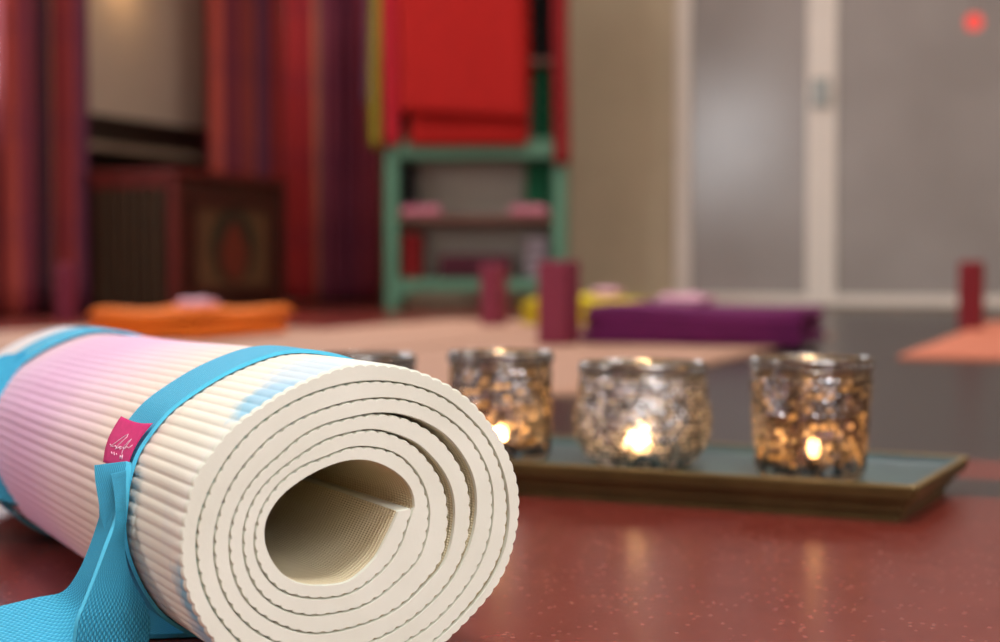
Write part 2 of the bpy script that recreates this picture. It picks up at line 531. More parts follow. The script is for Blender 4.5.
# sliding doors of satin glass on the back wall
def door(name, pl, pr, stiles, handle=None):
    d = empty(name, (0, 0, 0), ROT); d['kind'] = 'structure'
    ya, yb = A_BACK - 0.05, A_BACK - 0.012
    b0 = on_a(pl, 310, A_BACK - 0.05)[0]; b1 = on_a(pr, 310, A_BACK - 0.05)[0]
    sl = on_a(pl + stiles[0], 310, A_BACK - 0.05)[0]; sr = on_a(pr - stiles[1], 310, A_BACK - 0.05)[0]
    z0, zt = 0.015, 2.1
    obj('door_frame', boxes((b0, sl, ya, yb, z0, zt), (sr, b1, ya, yb, z0, zt), (sl, sr, ya, yb, z0, z0 + 0.035), (sl, sr, ya, yb, zt - 0.05, zt)), M['white_frame'], d)
    obj('glass_panel', boxes((sl, sr, ya + 0.014, yb - 0.01, z0 + 0.035, zt - 0.05)), M['door_glass'], d)
    if handle:
        hb, hz = on_a(handle[0], handle[1], A_BACK - 0.05)
        obj('door_handle', boxes((hb - 0.03, hb + 0.03, ya - 0.02, ya, hz - 0.05, hz + 0.05), bevel=0.004), M['handle_metal'], d)
    return d
door('door_1', 675, 820, (14, 14))
door('door_2', 820.5, 1080, (14, 14), (821, 93))
bb0 = on_a(675, 310, A_BACK)[0]
bbx = on_a(1080, 310, A_BACK)[0]
struct('baseboard_back', boxes((B_LEFT + 0.05, bb0 - 0.02, A_BACK - 0.015, A_BACK, 0, 0.06)), M['wall'])
struct('trim_1', boxes((bb0, bbx, A_BACK - 0.06, A_BACK - 0.006, 0.0, 0.012)), M['wood_sill'])

# roller blind in the window
ab0 = on_b(84, 60, B_LEFT + 0.04)[0]; ab1 = on_b(211, 60, B_LEFT + 0.04)[0]
M['blind'] = simple('blind_cloth', (186, 168, 150), 0.75, 0.03, 20)
bl = thing('roller_blind', 'drawn cream roller blind between the two striped curtains at the left', 'blind', (0, 0, 0), ROT)
obj('cloth', boxes((B_LEFT + 0.03, B_LEFT + 0.034, ab0 - 0.1, ab1 + 0.12, SILL + 0.012, wz1 + 0.05)), M['blind'], bl)
obj('bottom_bar', boxes((B_LEFT + 0.025, B_LEFT + 0.04, ab0 - 0.1, ab1 + 0.12, SILL - 0.006, SILL + 0.012), bevel=0.003), M['wood_dark'], bl)
bmr = bmesh.new(); tube(bmr, [(B_LEFT + 0.035, ab0 - 0.12, wz1 + 0.06), (B_LEFT + 0.035, ab1 + 0.14, wz1 + 0.06)], 0.02, 12)
obj('roller', bmr, M['white_frame'], bl, True)

# curtains ---------------------------------------------------------------
def curtain(p0, p1, zb, zt, mat, label, waves, depth, seed, name='curtain', fullness=1.6):
    """cloth hanging between floor-plan points p0 and p1"""
    p0, p1 = Vector(p0), Vector(p1)
    L = (p1 - p0).length
    t = (p1 - p0) / L
    nrm = Vector((-t.y, t.x))
    nu, nv = 160, 24
    r = random.Random(seed)
    ph = [r.uniform(0, 6.28) for _ in range(4)]
    bm = bmesh.new()
    lay = bm.verts.layers.float_vector.new('cloth')
    grid = []
    for j in range(nv + 1):
        v = j / nv
        z = zb + (zt - zb) * v
        row = []
        for i in range(nu + 1):
            u = i / nu
            q = u * waves * 2 * PI
            amp = depth * (0.75 + 0.25 * math.sin(u * 9 + ph[0]))
            off = amp * (math.sin(q + 0.35 * math.sin(v * 3 + ph[1]) + 0.6 * math.sin(u * 7 + ph[2])) + 0.25 * math.sin(2.3 * q + ph[3]))
            off *= (1.0 - 0.15 * v)
            p = p0 + t * (u * L) + nrm * off
            vt = bm.verts.new((p.x, p.y, z))
            vt[lay] = (u * L * fullness, z, u)
            row.append(vt)
        grid.append(row)
    for j in range(nv):
        for i in range(nu):
            bm.faces.new((grid[j][i], grid[j][i + 1], grid[j + 1][i + 1], grid[j + 1][i]))
    o = obj(name, bm, mat, None, True)
    so = o.modifiers.new('thick', 'SOLIDIFY'); so.thickness = 0.003
    tag(o, label, 'curtain')
    return o

def curtain_on_left(px0, px1, b, **kw):
    a0 = on_b(px0, 250, b)[0]; a1 = on_b(px1, 250, b)[0]
    p0, p1 = room(a0, b), room(a1, b)
    return curtain((p0.x, p0.y), (p1.x, p1.y), **kw)
STR_A = [(0, (112, 40, 44)), (.07, (150, 66, 58)), (.14, (96, 34, 46)), (.22, (168, 82, 66)), (.29, (100, 36, 46)), (.36, (58, 30, 42)), (.45, (128, 96, 62)), (.51, (104, 60, 86)), (.62, (120, 44, 46)), (.70, (146, 62, 50)), (.78, (112, 42, 50)), (.86, (96, 48, 68)), (.94, (66, 30, 48))]
STR_B = [(0, (110, 40, 44)), (.08, (166, 74, 62)), (.17, (124, 46, 56)), (.28, (104, 40, 52)), (.38, (160, 80, 62)), (.46, (128, 52, 50)), (.54, (154, 72, 58)), (.62, (96, 46, 66)), (.78, (64, 28, 38)), (.90, (140, 42, 40))]
STR_C = [(0, (128, 36, 38)), (.1, (152, 46, 44)), (.17, (118, 34, 40)), (.25, (140, 40, 42)), (.32, (132, 86, 58)), (.39, (98, 44, 58)), (.46, (122, 48, 56)), (.52, (84, 36, 52)), (.6, (118, 46, 56)), (.67, (82, 34, 50)), (.76, (112, 40, 50)), (.84, (80, 32, 46)), (.92, (108, 36, 44))]
curtain_on_left(5, 86, B_LEFT + 0.20, zb=0.012, zt=2.28, mat=curtain_mat('curtain_cloth_a', STR_A, 1.9), waves=4, depth=0.05, seed=3,
                label='bright red and purple striped curtain at the left edge, before the daylight window')
curtain_on_left(207, 282, B_LEFT + 0.215, zb=0.458, zt=2.28, mat=curtain_mat('curtain_cloth_b', STR_B, 1.8), waves=5, depth=0.025, seed=5,
                label='short striped red curtain hanging directly above the painted wooden chest')
b0 = on_a(283, 200, A_BACK - 0.1)[0]; b1 = on_a(380, 200, A_BACK - 0.1)[0]
q0, q1 = room(A_BACK - 0.1, b0), room(A_BACK - 0.1, b1)
curtain((q0.x, q0.y), (q1.x, q1.y), 0.015, 2.28, curtain_mat('curtain_cloth_c', STR_C, 2.6),
        'long dark red striped curtain on the back wall beside the green shelf', 7, 0.022, 8)
def rod(p0, p1, label):
    t = thing('curtain_rod', label, 'curtain rod')
    bm = bmesh.new(); tube(bm, [p0, p1], 0.012, 12)
    obj('pole', bm, M['rod'], t, True)
    for p in (p0, p1):
        bm = bmesh.new(); bmesh.ops.create_uvsphere(bm, u_segments=12, v_segments=8, radius=0.022, matrix=Matrix.Translation(p))
        obj('finial', bm, M['rod'], t, True)
rod(room(3.1, B_LEFT + 0.15, 2.3), room(5.6, B_LEFT + 0.15, 2.3), 'dark wooden curtain rod above the window on the left wall')
rod(room(A_BACK - 0.1, b0 - 0.05, 2.3), room(A_BACK - 0.1, b1 + 0.05, 2.3), 'dark wooden curtain rod above the long curtain on the back wall')

# painted chest -----------------------------------------------------------
c0 = floor_pt(176, 316)
ca, cb_ = to_ab(c0)
CL, CW, CH = 0.66, 0.31, 0.452
ch = thing('chest', 'dark red painted wooden chest with slatted side and framed front motif', 'chest', room(ca, cb_, 0), ROT)
# local: x -> b (front face at x=0, body to -CW), y -> a
obj('body', boxes((-CW, -0.012, 0.012, CL, 0.03, CH - 0.02)), M['chest_wood'], ch)
obj('top', boxes((-CW - 0.01, 0.015, -0.012, CL + 0.012, CH - 0.02, CH), bevel=0.004), M['chest_red'], ch)
obj('plinth', boxes((-CW + 0.01, -0.02, 0.02, CL - 0.01, 0.0, 0.03)), M['wood_dark'], ch)
obj('corner_post', boxes((-0.02, 0.006, -0.006, 0.016, 0.0, CH - 0.02), bevel=0.003), M['chest_red'], ch)
obj('corner_post', boxes((-0.035, 0.006, CL - 0.03, CL + 0.006, 0.0, CH - 0.02), bevel=0.003), M['chest_wood'], ch)
obj('side_rail', boxes((-CW, -0.035, -0.004, 0.012, CH - 0.055, CH - 0.02), bevel=0.002), M['chest_red'], ch)
for k in range(7):
    x = -CW + 0.022 + k * 0.0365
    obj('slat', boxes((x, x + 0.022, -0.002, 0.012, 0.03, CH - 0.055), bevel=0.003), M['chest_slat'], ch)
fr = obj('front_frame', boxes((-0.012, 0.004, 0.10, CL - 0.07, CH - 0.115, CH - 0.085), (-0.012, 0.004, 0.10, CL - 0.07, 0.06, 0.09),
                              (-0.012, 0.004, 0.10, 0.125, 0.09, CH - 0.115), (-0.012, 0.004, CL - 0.095, CL - 0.07, 0.09, CH - 0.115), bevel=0.002), M['chest_wood'], ch)
pn = obj('painted_panel', boxes((-0.012, -0.004, 0.125, CL - 0.095, 0.09, CH - 0.115)), M['chest_panel'], ch)
def disc_plate(ry, rz, cy, cz, x0, x1, n=40, drop=False):
    bm = bmesh.new()
    ring = []
    for k in range(n):
        t = 2 * PI * k / n
        yy, zz = math.cos(t), math.sin(t)
        if drop: yy *= (1 - 0.55 * max(0, zz))
        ring.append((cy + ry * yy, cz + rz * zz))
    a = [bm.verts.new((x0, y, z)) for y, z in ring]; b = [bm.verts.new((x1, y, z)) for y, z in ring]
    bm.faces.new(a[::-1]); bm.faces.new(b)
    for k in range(n):
        bm.faces.new((a[k], a[(k + 1) % n], b[(k + 1) % n], b[k]))
    return bm
cy, cz = (0.125 + CL - 0.095) / 2, (0.09 + CH - 0.115) / 2
obj('medallion', disc_plate(0.135, 0.12, cy, cz + 0.005, -0.006, -0.002), M['chest_ring'], pn)
obj('flower_motif', disc_plate(0.085, 0.1, cy, cz - 0.01, -0.004, 0.0005, drop=True), M['chest_motif'], pn)

# ------------------------------------------------------------------ green shelf unit
YS = 5.55
sx0, sx1 = at_depth(384, 200, YS).x, at_depth(566, 200, YS).x
SWD = sx1 - sx0
def sz(py): return at_depth(475, py, YS).z
srot = math.radians(-5)
shelf_loc = Vector(((sx0 + sx1) / 2, YS, 0))
sh = thing('shelf_unit', 'tall mint green wooden shelf unit hung with red blankets', 'shelf', shelf_loc, srot)
hw, dp, SH = SWD / 2, 0.22, 1.3
pt = 0.045
for sgn in (-1, 1):
    x0, x1 = (-hw, -hw + pt) if sgn < 0 else (hw - pt, hw)
    obj('side_panel', boxes((x0, x1, 0.0, dp, 0.0, SH), bevel=0.004), M['green'], sh)
zt_ = sz(139); zb_ = sz(158)
obj('shelf_board', boxes((-hw + pt, hw - pt, 0.002, dp, zb_, zt_), bevel=0.004), M['green'], sh)
zm0, zm1 = sz(222), sz(215)
obj('shelf_board', boxes((-hw + pt, hw - pt, 0.006, dp, zm0, zm1), bevel=0.003), M['shelf_wood'], sh)
zl0, zl1 = sz(291), sz(279)
obj('shelf_board', boxes((-hw + pt, hw - pt, 0.004, dp, zl0, zl1), bevel=0.003), M['green'], sh)
zu = sz(62)
obj('shelf_board', boxes((-hw + pt, hw - pt, 0.006, dp, zu - 0.012, zu + 0.012), bevel=0.003), M['shelf_wood'], sh)
obj('top_board', boxes((-hw - 0.015, hw + 0.015, -0.01, dp + 0.0, SH, SH + 0.03), bevel=0.004), M['green'], sh)
obj('back_panel', boxes((-hw + pt, hw - pt, dp - 0.012, dp - 0.002, zl0, SH)), M['shelf_back'], sh)
for sgn in (-1, 1):                                  # curved bracket at each foot
    bm = bmesh.new()
    n = 10
    out = [(0, zl0), (0.085, zl0)]
    for k in range(n + 1):
        t = PI / 2 * k / n
        out.append((0.085 - 0.085 * math.sin(t) * 1.0, zl0 - 0.05 * (1 - math.cos(t)) - 0.0))
    out.append((0, 0.02))
    pts = [((-hw + pt) + x if sgn < 0 else (hw - pt) - x, z) for x, z in out]
    pts = list(dict.fromkeys(pts))
    a = [bm.verts.new((x, 0.006, z)) for x, z in pts]; b = [bm.verts.new((x, 0.03, z)) for x, z in pts]
    bm.faces.new(a); bm.faces.new(b[::-1])
    for k in range(len(pts)):
        bm.faces.new((a[k], a[(k + 1) % len(pts)], b[(k + 1) % len(pts)], b[k]))
    obj('foot_bracket', bm, M['green'], sh)

SM = Matrix.Translation(shelf_loc) @ Matrix.Rotation(srot, 4, 'Z')
def sloc(x, y, z): return SM @ Vector((x, y, z))
def sx(px): return (at_depth(px, 200, YS).x - shelf_loc.x) / math.cos(srot)

def draped(name, x0, x1, z0, z1, y, th, mat, label, tilt=0.0, seed=1, group=None, cat='blanket'):
    """blanket hanging over the top of the shelf front: a thick sheet with soft waves and rounded edges"""
    bm = bmesh.new()
    nx, nz = 24, 40
    r = random.Random(seed); ph = r.uniform(0, 6)
    front, back = [], []
    for j in range(nz + 1):
        v = j / nz
        fr_, bk_ = [], []
        for i in range(nx + 1):
            u = i / nx
            edge = min(u, 1 - u) * (x1 - x0); be = min(v * (z1 - z0), edge)
            rr = th * 0.5
            k = 1.0 if be >= rr else math.sqrt(max(0, 1 - (1 - be / rr) ** 2))
            x = x0 + (x1 - x0) * u + 0.004 * math.sin(v * 5 + ph)
            z = z0 + (z1 - z0) * v + tilt * (u - 0.5) * (1 - v)
            w = 0.004 * math.sin(u * 8 + ph + v * 2)
            fr_.append(bm.verts.new((x, y - th / 2 * (0.15 + 0.85 * k) + w, z)))
            bk_.append(bm.verts.new((x, y + th / 2 * (0.15 + 0.85 * k) + w, z)))
        front.append(fr_); back.append(bk_)
    for g, flip in ((front, False), (back, True)):
        for j in range(nz):
            for i in range(nx):
                q = (g[j][i], g[j][i + 1], g[j + 1][i + 1], g[j + 1][i])
                bm.faces.new(q[::-1] if flip else q)
    for j in range(nz):
        bm.faces.new((front[j][0], front[j + 1][0], back[j + 1][0], back[j][0]))
        bm.faces.new((front[j][nx], back[j][nx], back[j + 1][nx], front[j + 1][nx]))
    for i in range(nx):
        bm.faces.new((front[0][i], back[0][i], back[0][i + 1], front[0][i + 1]))
        bm.faces.new((front[nz][i], front[nz][i + 1], back[nz][i + 1], back[nz][i]))
    o = obj(name, bm, mat, None, True, shelf_loc, srot)
    return tag(o, label, cat, group)
ZT = SH + 0.036
draped('blanket', sx(401), sx(527), sz(118), ZT, -0.068, 0.03, M['red_wool'], 'large bright red blanket hanging over the front of the green shelf', -0.03, 1)
draped('blanket', sx(411), sx(529), sz(146), ZT, -0.026, 0.024, M['red_wool'], 'red blanket underneath the larger one, its hem showing just below it', 0, 2)
draped('blanket', sx(384), sx(400), sz(146), ZT, -0.03, 0.036, M['crimson'], 'narrow crimson blanket hanging at the left edge of the green shelf', 0, 3)
draped('blanket', sx(553), sx(569), sz(166), ZT, -0.03, 0.03, M['crimson_dark'], 'narrow red blanket hanging down the right post of the green shelf', 0, 4)
draped('scarf', sx(372), sx(382), sz(148), ZT, -0.03, 0.026, M['yellow_cloth'], 'olive yellow cloth hanging beside the crimson blanket on the shelf', 0, 5, cat='cloth')
draped('scarf', sx(364), sx(371.5), sz(103), ZT, 0.01, 0.024, M['lilac_cloth'], 'dull lilac cloth hanging outermost at the left of the shelf', 0, 6, cat='cloth')

M['lilac_pale'] = simple('grey_lilac_cloth', (150, 134, 140), 0.85, 0.08, 40, 0.2)
def soft_block(name, x0, x1, y0, y1, z0, z1, mat, label, cat, rad=0.008, group=None):
    bm = bmesh.new(); box(bm, x0, x1, y0, y1, z0, z1, bevel=min(rad, (x1 - x0) * 0.4, (z1 - z0) * 0.4), seg=3)
    o = obj(name, bm, mat, None, True, shelf_loc, srot)
    return tag(o, label, cat, group)

def pile(name, x0, x1, y0, y1, z0, n, th, mat, label, cat):
    """a pile of folded layers as one cloth"""
    bm = bmesh.new()
    for k in range(n):
        j = 0.004 * ((k * 37) % 5 - 2) / 2
        box(bm, x0 + abs(j), x1 - abs(j) * 0.5, y0, y1, z0 + k * th, z0 + (k + 1) * th - 0.001, bevel=th * 0.4, seg=3)
    o = obj(name, bm, mat, None, True, shelf_loc, srot)
    return tag(o, label, cat)
pile('folded_cloth', sx(398), sx(412), 0.03, 0.18, zm1, 6, 0.03, M['black_cloth'], 'stacked black cloth at the left of the open shelf compartment', 'cloth')
pile('folded_cloth', sx(522), sx(551), 0.09, 0.18, zm1, 7, 0.027, M['green_dark'], 'dark green folded cloth at the right of the open shelf compartment', 'cloth')
pile('folded_cloth', sx(531), sx(551), 0.05, 0.18, zt_, 5, 0.056, M['green_dark'], 'dark green folded cloth high on the shelf beside the red blanket', 'cloth')
pile('folded_cloth', sx(528), sx(551), 0.05, 0.18, zu + 0.013, 6, 0.05, M['black_cloth'], 'dark cloth pile at the upper right of the shelf, above the dark green one', 'cloth')
pile('folded_cloth', sx(397.5), sx(419), 0.03, 0.19, zl1, 5, 0.032, M['crimson_dark'], 'dark red folded cloth at the left of the lowest shelf', 'cloth')
pile('folded_cloth', sx(522), sx(548), 0.05, 0.19, zl1, 4, 0.036, M['lilac_pale'], 'pale folded cloth at the right of the lowest shelf', 'cloth')
for k in range(5):
    x = sx(437) + k * (sx(510) - sx(437)) / 5
    w = (sx(510) - sx(437)) / 5 - 0.004
    soft_block('yoga_block', x, x + w, 0.05, 0.15, zl1, sz(254), M['plum'], 'plum foam yoga block standing in the row on the lowest shelf', 'yoga block', 0.006, 'yoga blocks on the lowest shelf')

def pillow_bm(w, d, h, n=20, fold=0.0):
    """small flat beanbag pillow resting on z=0"""
    bm = bmesh.new()
    top, bot = [], []
    for j in range(n + 1):
        a, b = [], []
        for i in range(n + 1):
            u, v = 2 * i / n - 1, 2 * j / n - 1
            k = ((1 - abs(u) ** 4) * (1 - abs(v) ** 4)) ** 0.5 if abs(u) < 1 and abs(v) < 1 else 0.0
            x, y = u * w / 2 * (1 - 0.05 * v * v), v * d / 2 * (1 - 0.05 * u * u)
            wr = 1 + 0.12 * math.sin(u * 5 + v * 3) + fold * math.sin(u * 9)
            a.append(bm.verts.new((x, y, h * 0.4 + h * 0.6 * k * wr)))
            b.append(a[-1] if k == 0.0 else bm.verts.new((x, y, h * 0.4 - h * 0.4 * k ** 0.6)))
        top.append(a); bot.append(b)
    for j in range(n):
        for i in range(n):
            bm.faces.new((top[j][i], top[j][i + 1], top[j + 1][i + 1], top[j + 1][i]))
            try: bm.faces.new((bot[j][i], bot[j + 1][i], bot[j + 1][i + 1], bot[j][i + 1]))
            except ValueError: pass
    return bm
for (pa, pb, dy, lb) in ((398, 421, 0.016, 'small pink eye pillow at the left end of the middle shelf'), (418, 440, 0.016, 'small pink eye pillow second from the left on the middle shelf'),
                         (508, 549, 0.012, 'long pink eye pillow at the right end of the middle shelf')):
    xm = (sx(pa) + sx(pb)) / 2
    tag(obj('eye_pillow', pillow_bm(sx(pb) - sx(pa), 0.06, 0.034), M['pink_cloth'], None, True, sloc(xm, 0.045, zm1), srot), lb, 'eye pillow')

# ------------------------------------------------------------------ mats, blankets and blocks on the floor
def flat_mat(a0, a1, b0, b1, mat, label):
    w, l, th = b1 - b0, a1 - a0, 0.005
    bm = bmesh.new()
    nx, ny = 12, 40
    def corner(u, v):
        return 0.0012 * math.sin(u * 7 + v * 11)
    top = [[bm.verts.new((w * i / nx, l * j / ny, th + abs(corner(i / nx, j / ny)))) for i in range(nx + 1)] for j in range(ny + 1)]
    bot = [[bm.verts.new((w * i / nx, l * j / ny, 0.0)) for i in range(nx + 1)] for j in range(ny + 1)]
    for j in range(ny):
        for i in range(nx):
            bm.faces.new((top[j][i], top[j][i + 1], top[j + 1][i + 1], top[j + 1][i]))
            bm.faces.new((bot[j][i], bot[j + 1][i], bot[j + 1][i + 1], bot[j][i + 1]))
    for j in range(ny):
        bm.faces.new((top[j][0], top[j + 1][0], bot[j + 1][0], bot[j][0]))
        bm.faces.new((top[j][nx], bot[j][nx], bot[j + 1][nx], top[j + 1][nx]))
    for i in range(nx):
        bm.faces.new((top[0][i], bot[0][i], bot[0][i + 1], top[0][i + 1]))
        bm.faces.new((top[ny][i], top[ny][i + 1], bot[ny][i + 1], bot[ny][i]))
    return tag(obj('yoga_mat', bm, mat, None, True, room(a0, b0, 0.0), ROT), label, 'yoga mat')
flat_mat(1.80, 3.52, -1.215, -0.62, M['peach_mat'], 'unrolled peach yoga mat under the purple blanket, behind the candle jars')
flat_mat(2.40, 4.10, -1.79, -1.235, M['peach_mat'], 'unrolled peach yoga mat under the yellow blanket')
flat_mat(1.75, 3.40, -2.40, -1.83, M['peach_mat'], 'unrolled peach yoga mat under the orange blanket at the left')
flat_mat(2.73, 4.5, -0.375, 0.23, M['coral_mat'], 'unrolled coral yoga mat at the right edge beside the red block')

def folded_blanket(w, d, layers, th, seed=1):
    """w along local x, d along local y; folded edge bulges on the front"""
    bm = bmesh.new()
    r = random.Random(seed)
    nx, ny = 26, 22
    for k in range(layers):
        z0 = k * th * 0.96
        ex = r.uniform(-0.006, 0.006); ey = r.uniform(-0.008, 0.004); ph = r.uniform(0, 6)
        W, D = w + ex, d + ey
        top, bot = [], []
        for j in range(ny + 1):
            a, b = [], []
            for i in range(nx + 1):
                u, v = 2 * i / nx - 1, 2 * j / ny - 1
                uu, vv = math.sin(u * PI / 2), math.sin(v * PI / 2)
                dx, dy = (1 - abs(uu)) * W / 2, (1 - abs(vv)) * D / 2
                rr = th * 0.62
                def q(t): return 1.0 if t >= rr else math.sqrt(max(0, 1 - (1 - t / rr) ** 2))
                kk = min(q(dx), q(dy))
                x, y = uu * W / 2 + 0.003 * math.sin(3 * v + ph), vv * D / 2 + 0.004 * math.sin(3.3 * u + ph)
                wav = (0.0025 * math.sin(u * 4 + ph) + 0.002 * math.sin(v * 5 + ph)) * k
                sag = -0.004 * (abs(u) ** 3) * k
                a.append(bm.verts.new((x, y, z0 + th / 2 + th / 2 * kk + wav + sag)))
                b.append(a[-1] if kk == 0 else bm.verts.new((x, y, max(0.0, z0 + th / 2 - th / 2 * kk + (wav + sag) * 0.8))))
            top.append(a); bot.append(b)
        for j in range(ny):
            for i in range(nx):
                bm.faces.new((top[j][i], top[j][i + 1], top[j + 1][i + 1], top[j + 1][i]))
                try: bm.faces.new((bot[j][i], bot[j + 1][i], bot[j + 1][i + 1], bot[j][i + 1]))
                except ValueError: pass
    return bm
MATZ = 0.0068
def blanket_at(a, b, w, d, layers, th, mat, label, rot=0.0, seed=1):
    o = obj('folded_blanket', folded_blanket(w, d, layers, th, seed), mat, None, True, room(a, b, MATZ), ROT + rot)
    tag(o, label, 'blanket')
    return layers * th * 0.96 + MATZ
zP = blanket_at(3.03, -0.785, 0.425, 0.23, 3, 0.0243, M['purple_wool'], 'folded purple blanket behind the round candle jar', 0.0, 2)
tag(obj('eye_pillow', pillow_bm(0.10, 0.12, 0.022, fold=0.1), M['pink_pale'], None, True, room(3.06, -0.83, zP + 0.002), ROT), 'pale pink eye pillow lying on the folded purple blanket', 'eye pillow')
zO = blanket_at(2.93, -1.88, 0.265, 0.38, 3, 0.0195, M['orange_wool'], 'folded orange blanket in front of the wooden chest', 0.0, 4)
tag(obj('eye_pillow', pillow_bm(0.075, 0.08, 0.02, fold=0.1), M['pink_pale'], None, True, room(2.95, -1.88, zO + 0.002), ROT), 'pale pink eye pillow lying on the folded orange blanket', 'eye pillow')
zY = blanket_at(3.88, -1.30, 0.31, 0.20, 3, 0.0235, M['yellow_wool'], 'folded yellow blanket partly hidden behind the purple one', 0.0, 6)
tag(obj('eye_pillow', pillow_bm(0.07, 0.08, 0.022, fold=0.1), M['pink_pale'], None, True, room(3.86, -1.25, zY + 0.002), ROT), 'pale pink eye pillow lying on the folded yellow blanket', 'eye pillow')

def block_at(p, w, d, h, mat, label, rot=0.0, z=0.0):
    bm = bmesh.new(); box(bm, -w / 2, w / 2, -d / 2, d / 2, 0, h, bevel=0.006, seg=3)
    o = obj('yoga_block', bm, mat, None, True, (p.x, p.y, z), ROT + rot)
    o.data.shade_flat()
    return tag(o, label, 'yoga block')
p = at_depth(559, 340, 3.06); block_at(p, 0.057, 0.09, 0.160, M['burgundy'], 'burgundy foam yoga block standing upright beside the purple blanket', 0, MATZ - 0.0012)
p = at_depth(494, 325, 4.02); block_at(p, 0.046, 0.08, 0.154, M['burgundy'], 'smaller burgundy yoga block standing upright in front of the green shelf', 0, MATZ - 0.0012)
p = at_depth(971, 327, 3.80); block_at(p, 0.053, 0.09, 0.166, M['burgundy_red'], 'dark red yoga block standing upright by the coral mat at the right', 0, 0.0)
p = at_depth(66, 325, 4.45); block_at(p, 0.036, 0.05, 0.158, M['burgundy'], 'burgundy yoga block standing upright before the left curtain', 0, 0.0)

# glowing red ball on a cord, added for a reflection in the right door
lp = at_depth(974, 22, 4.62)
lt = thing('red_reflection_ball', 'small glowing red ball added for the red reflection in the right glass door', 'red_reflection_ball', lp)
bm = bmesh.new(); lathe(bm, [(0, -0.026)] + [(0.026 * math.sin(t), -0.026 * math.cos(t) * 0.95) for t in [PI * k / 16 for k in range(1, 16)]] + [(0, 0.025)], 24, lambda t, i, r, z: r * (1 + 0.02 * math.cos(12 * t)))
obj('glow_ball', bm, M['red_glow'], lt, True)
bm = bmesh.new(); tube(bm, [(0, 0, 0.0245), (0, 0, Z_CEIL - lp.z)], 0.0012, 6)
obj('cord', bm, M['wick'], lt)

# ------------------------------------------------------------------ rolled mat
D = Vector((-0.4625, 0.8866, 0.0)).normalized()
E = Vector((D.y, -D.x, 0.0))
raw0 = at_depth(352, 505, 0.60)
def on_face(px, py):
    r = ray(px, py)
    o = Vector((0, 0, H))
    t = (raw0 - o).dot(D) / r.dot(D)
    p = o + r * t
    return (p - raw0).dot(E), p.z
def q(box_, pts):
    x0, y0, s = {'TL': (180, 345, 5.835), 'TR': (350, 345, 5.835), 'ML': (180, 455, 5.835), 'MR': (350, 455, 5.835), 'BL': (180, 542, 5.88), 'BR': (350, 542, 5.88)}[box_]
    return [(x0 + u / s, y0 + v / s) for u, v in pts]
LINES = {
 0: q('MR', [(366, 312), (335, 410), (280, 540)]) + q('BR', [(310, 10), (235, 120), (130, 220), (10, 298)]),
 1: q('BL', [(840, 333), (720, 325), (600, 290), (490, 180), (440, 50)]) + q('ML', [(435, 470), (470, 330), (560, 190), (690, 80), (860, 10)]) + q('TR', [(0, 600), (100, 595), (200, 610), (280, 640)])
    + q('MR', [(370, 80), (430, 180), (460, 290), (460, 400), (430, 520)]) + q('BR', [(440, 20), (400, 110), (310, 200), (200, 300), (80, 375), (10, 402)]),
 2: q('BL', [(930, 415), (780, 435), (630, 405), (500, 330), (410, 200), (370, 40)]) + q('ML', [(370, 520), (385, 370), (450, 230), (570, 100), (700, 5)]) + q('TL', [(840, 560), (990, 515)]) + q('TR', [(130, 497), (300, 545), (400, 605)])
    + q('MR', [(440, 10), (520, 120), (565, 240), (575, 350), (560, 480)]) + q('BR', [(570, 10), (540, 110), (440, 235), (320, 360), (200, 435), (60, 490)]),
 3: q('BL', [(920, 525), (770, 540), (615, 500), (480, 430), (400, 360), (320, 210), (290, 50)]) + q('ML', [(295, 430), (350, 270), (450, 120), (580, 5)]) + q('TL', [(700, 540), (850, 465), (990, 430)]) + q('TR', [(130, 405), (330, 430), (450, 490), (540, 560)])
    + q('MR', [(610, 10), (680, 140), (705, 290), (700, 430), (650, 600)]) + q('BR', [(640, 150), (565, 260), (460, 370), (340, 470), (215, 545)]),
 4: [(305, 650)] + q('BL', [(545, 580), (410, 500), (300, 380), (230, 230), (198, 30)]) + q('ML', [(200, 480), (235, 320), (300, 170), (415, 15)]) + q('TL', [(520, 550), (650, 460), (800, 390), (940, 345)]) + q('TR', [(150, 312), (300, 318), (440, 355), (580, 435), (690, 530), (760, 640)])
    + q('MR', [(820, 130), (835, 260), (825, 420), (790, 560)]) + q('BR', [(815, 10), (755, 150), (665, 290), (560, 410), (450, 510), (330, 585)]),
 5: [(303, 666)] + q('BL', [(350, 588), (265, 495), (175, 360), (120, 210), (97, 30)]) + q('ML', [(95, 540), (105, 400), (140, 290), (200, 150), (280, 20)]) + q('TL', [(405, 515), (530, 415), (670, 330), (815, 270), (990, 225)]) + q('TR', [(200, 213), (340, 232), (470, 270), (600, 340), (700, 430), (790, 525), (840, 630)])
    + q('MR', [(870, 30), (905, 160), (920, 300), (910, 450), (870, 600)]) + q('BR', [(860, 130), (760, 290), (640, 430), (480, 580)]),
 6: [(305, 680)] + q('BL', [(205, 588), (150, 500), (80, 370), (25, 200)]) + q('ML', [(20, 440), (50, 300), (95, 120)]) + q('TL', [(200, 620), (290, 500), (430, 400), (620, 275), (780, 200), (990, 125)]) + q('TR', [(200, 122), (370, 155), (500, 205), (640, 280), (760, 390), (850, 510), (915, 630)])
    + q('MR', [(935, 20), (970, 130), (990, 270), (980, 400), (945, 560)]) + q('BR', [(910, 180), (800, 340), (660, 490), (560, 588)]),
}
HOLE = q('BL', [(1000, 225), (860, 250), (720, 245), (650, 220), (560, 130), (510, 20)]) + q('ML', [(495, 500), (505, 380), (570, 270), (690, 165), (830, 85), (990, 35)]) + q('MR', [(110, 35), (220, 75), (300, 130), (365, 220), (372, 300)])
HOLE_A = q('MR', [(295, 280), (262, 370), (205, 490), (145, 600)]) + q('BR', [(40, 195)])
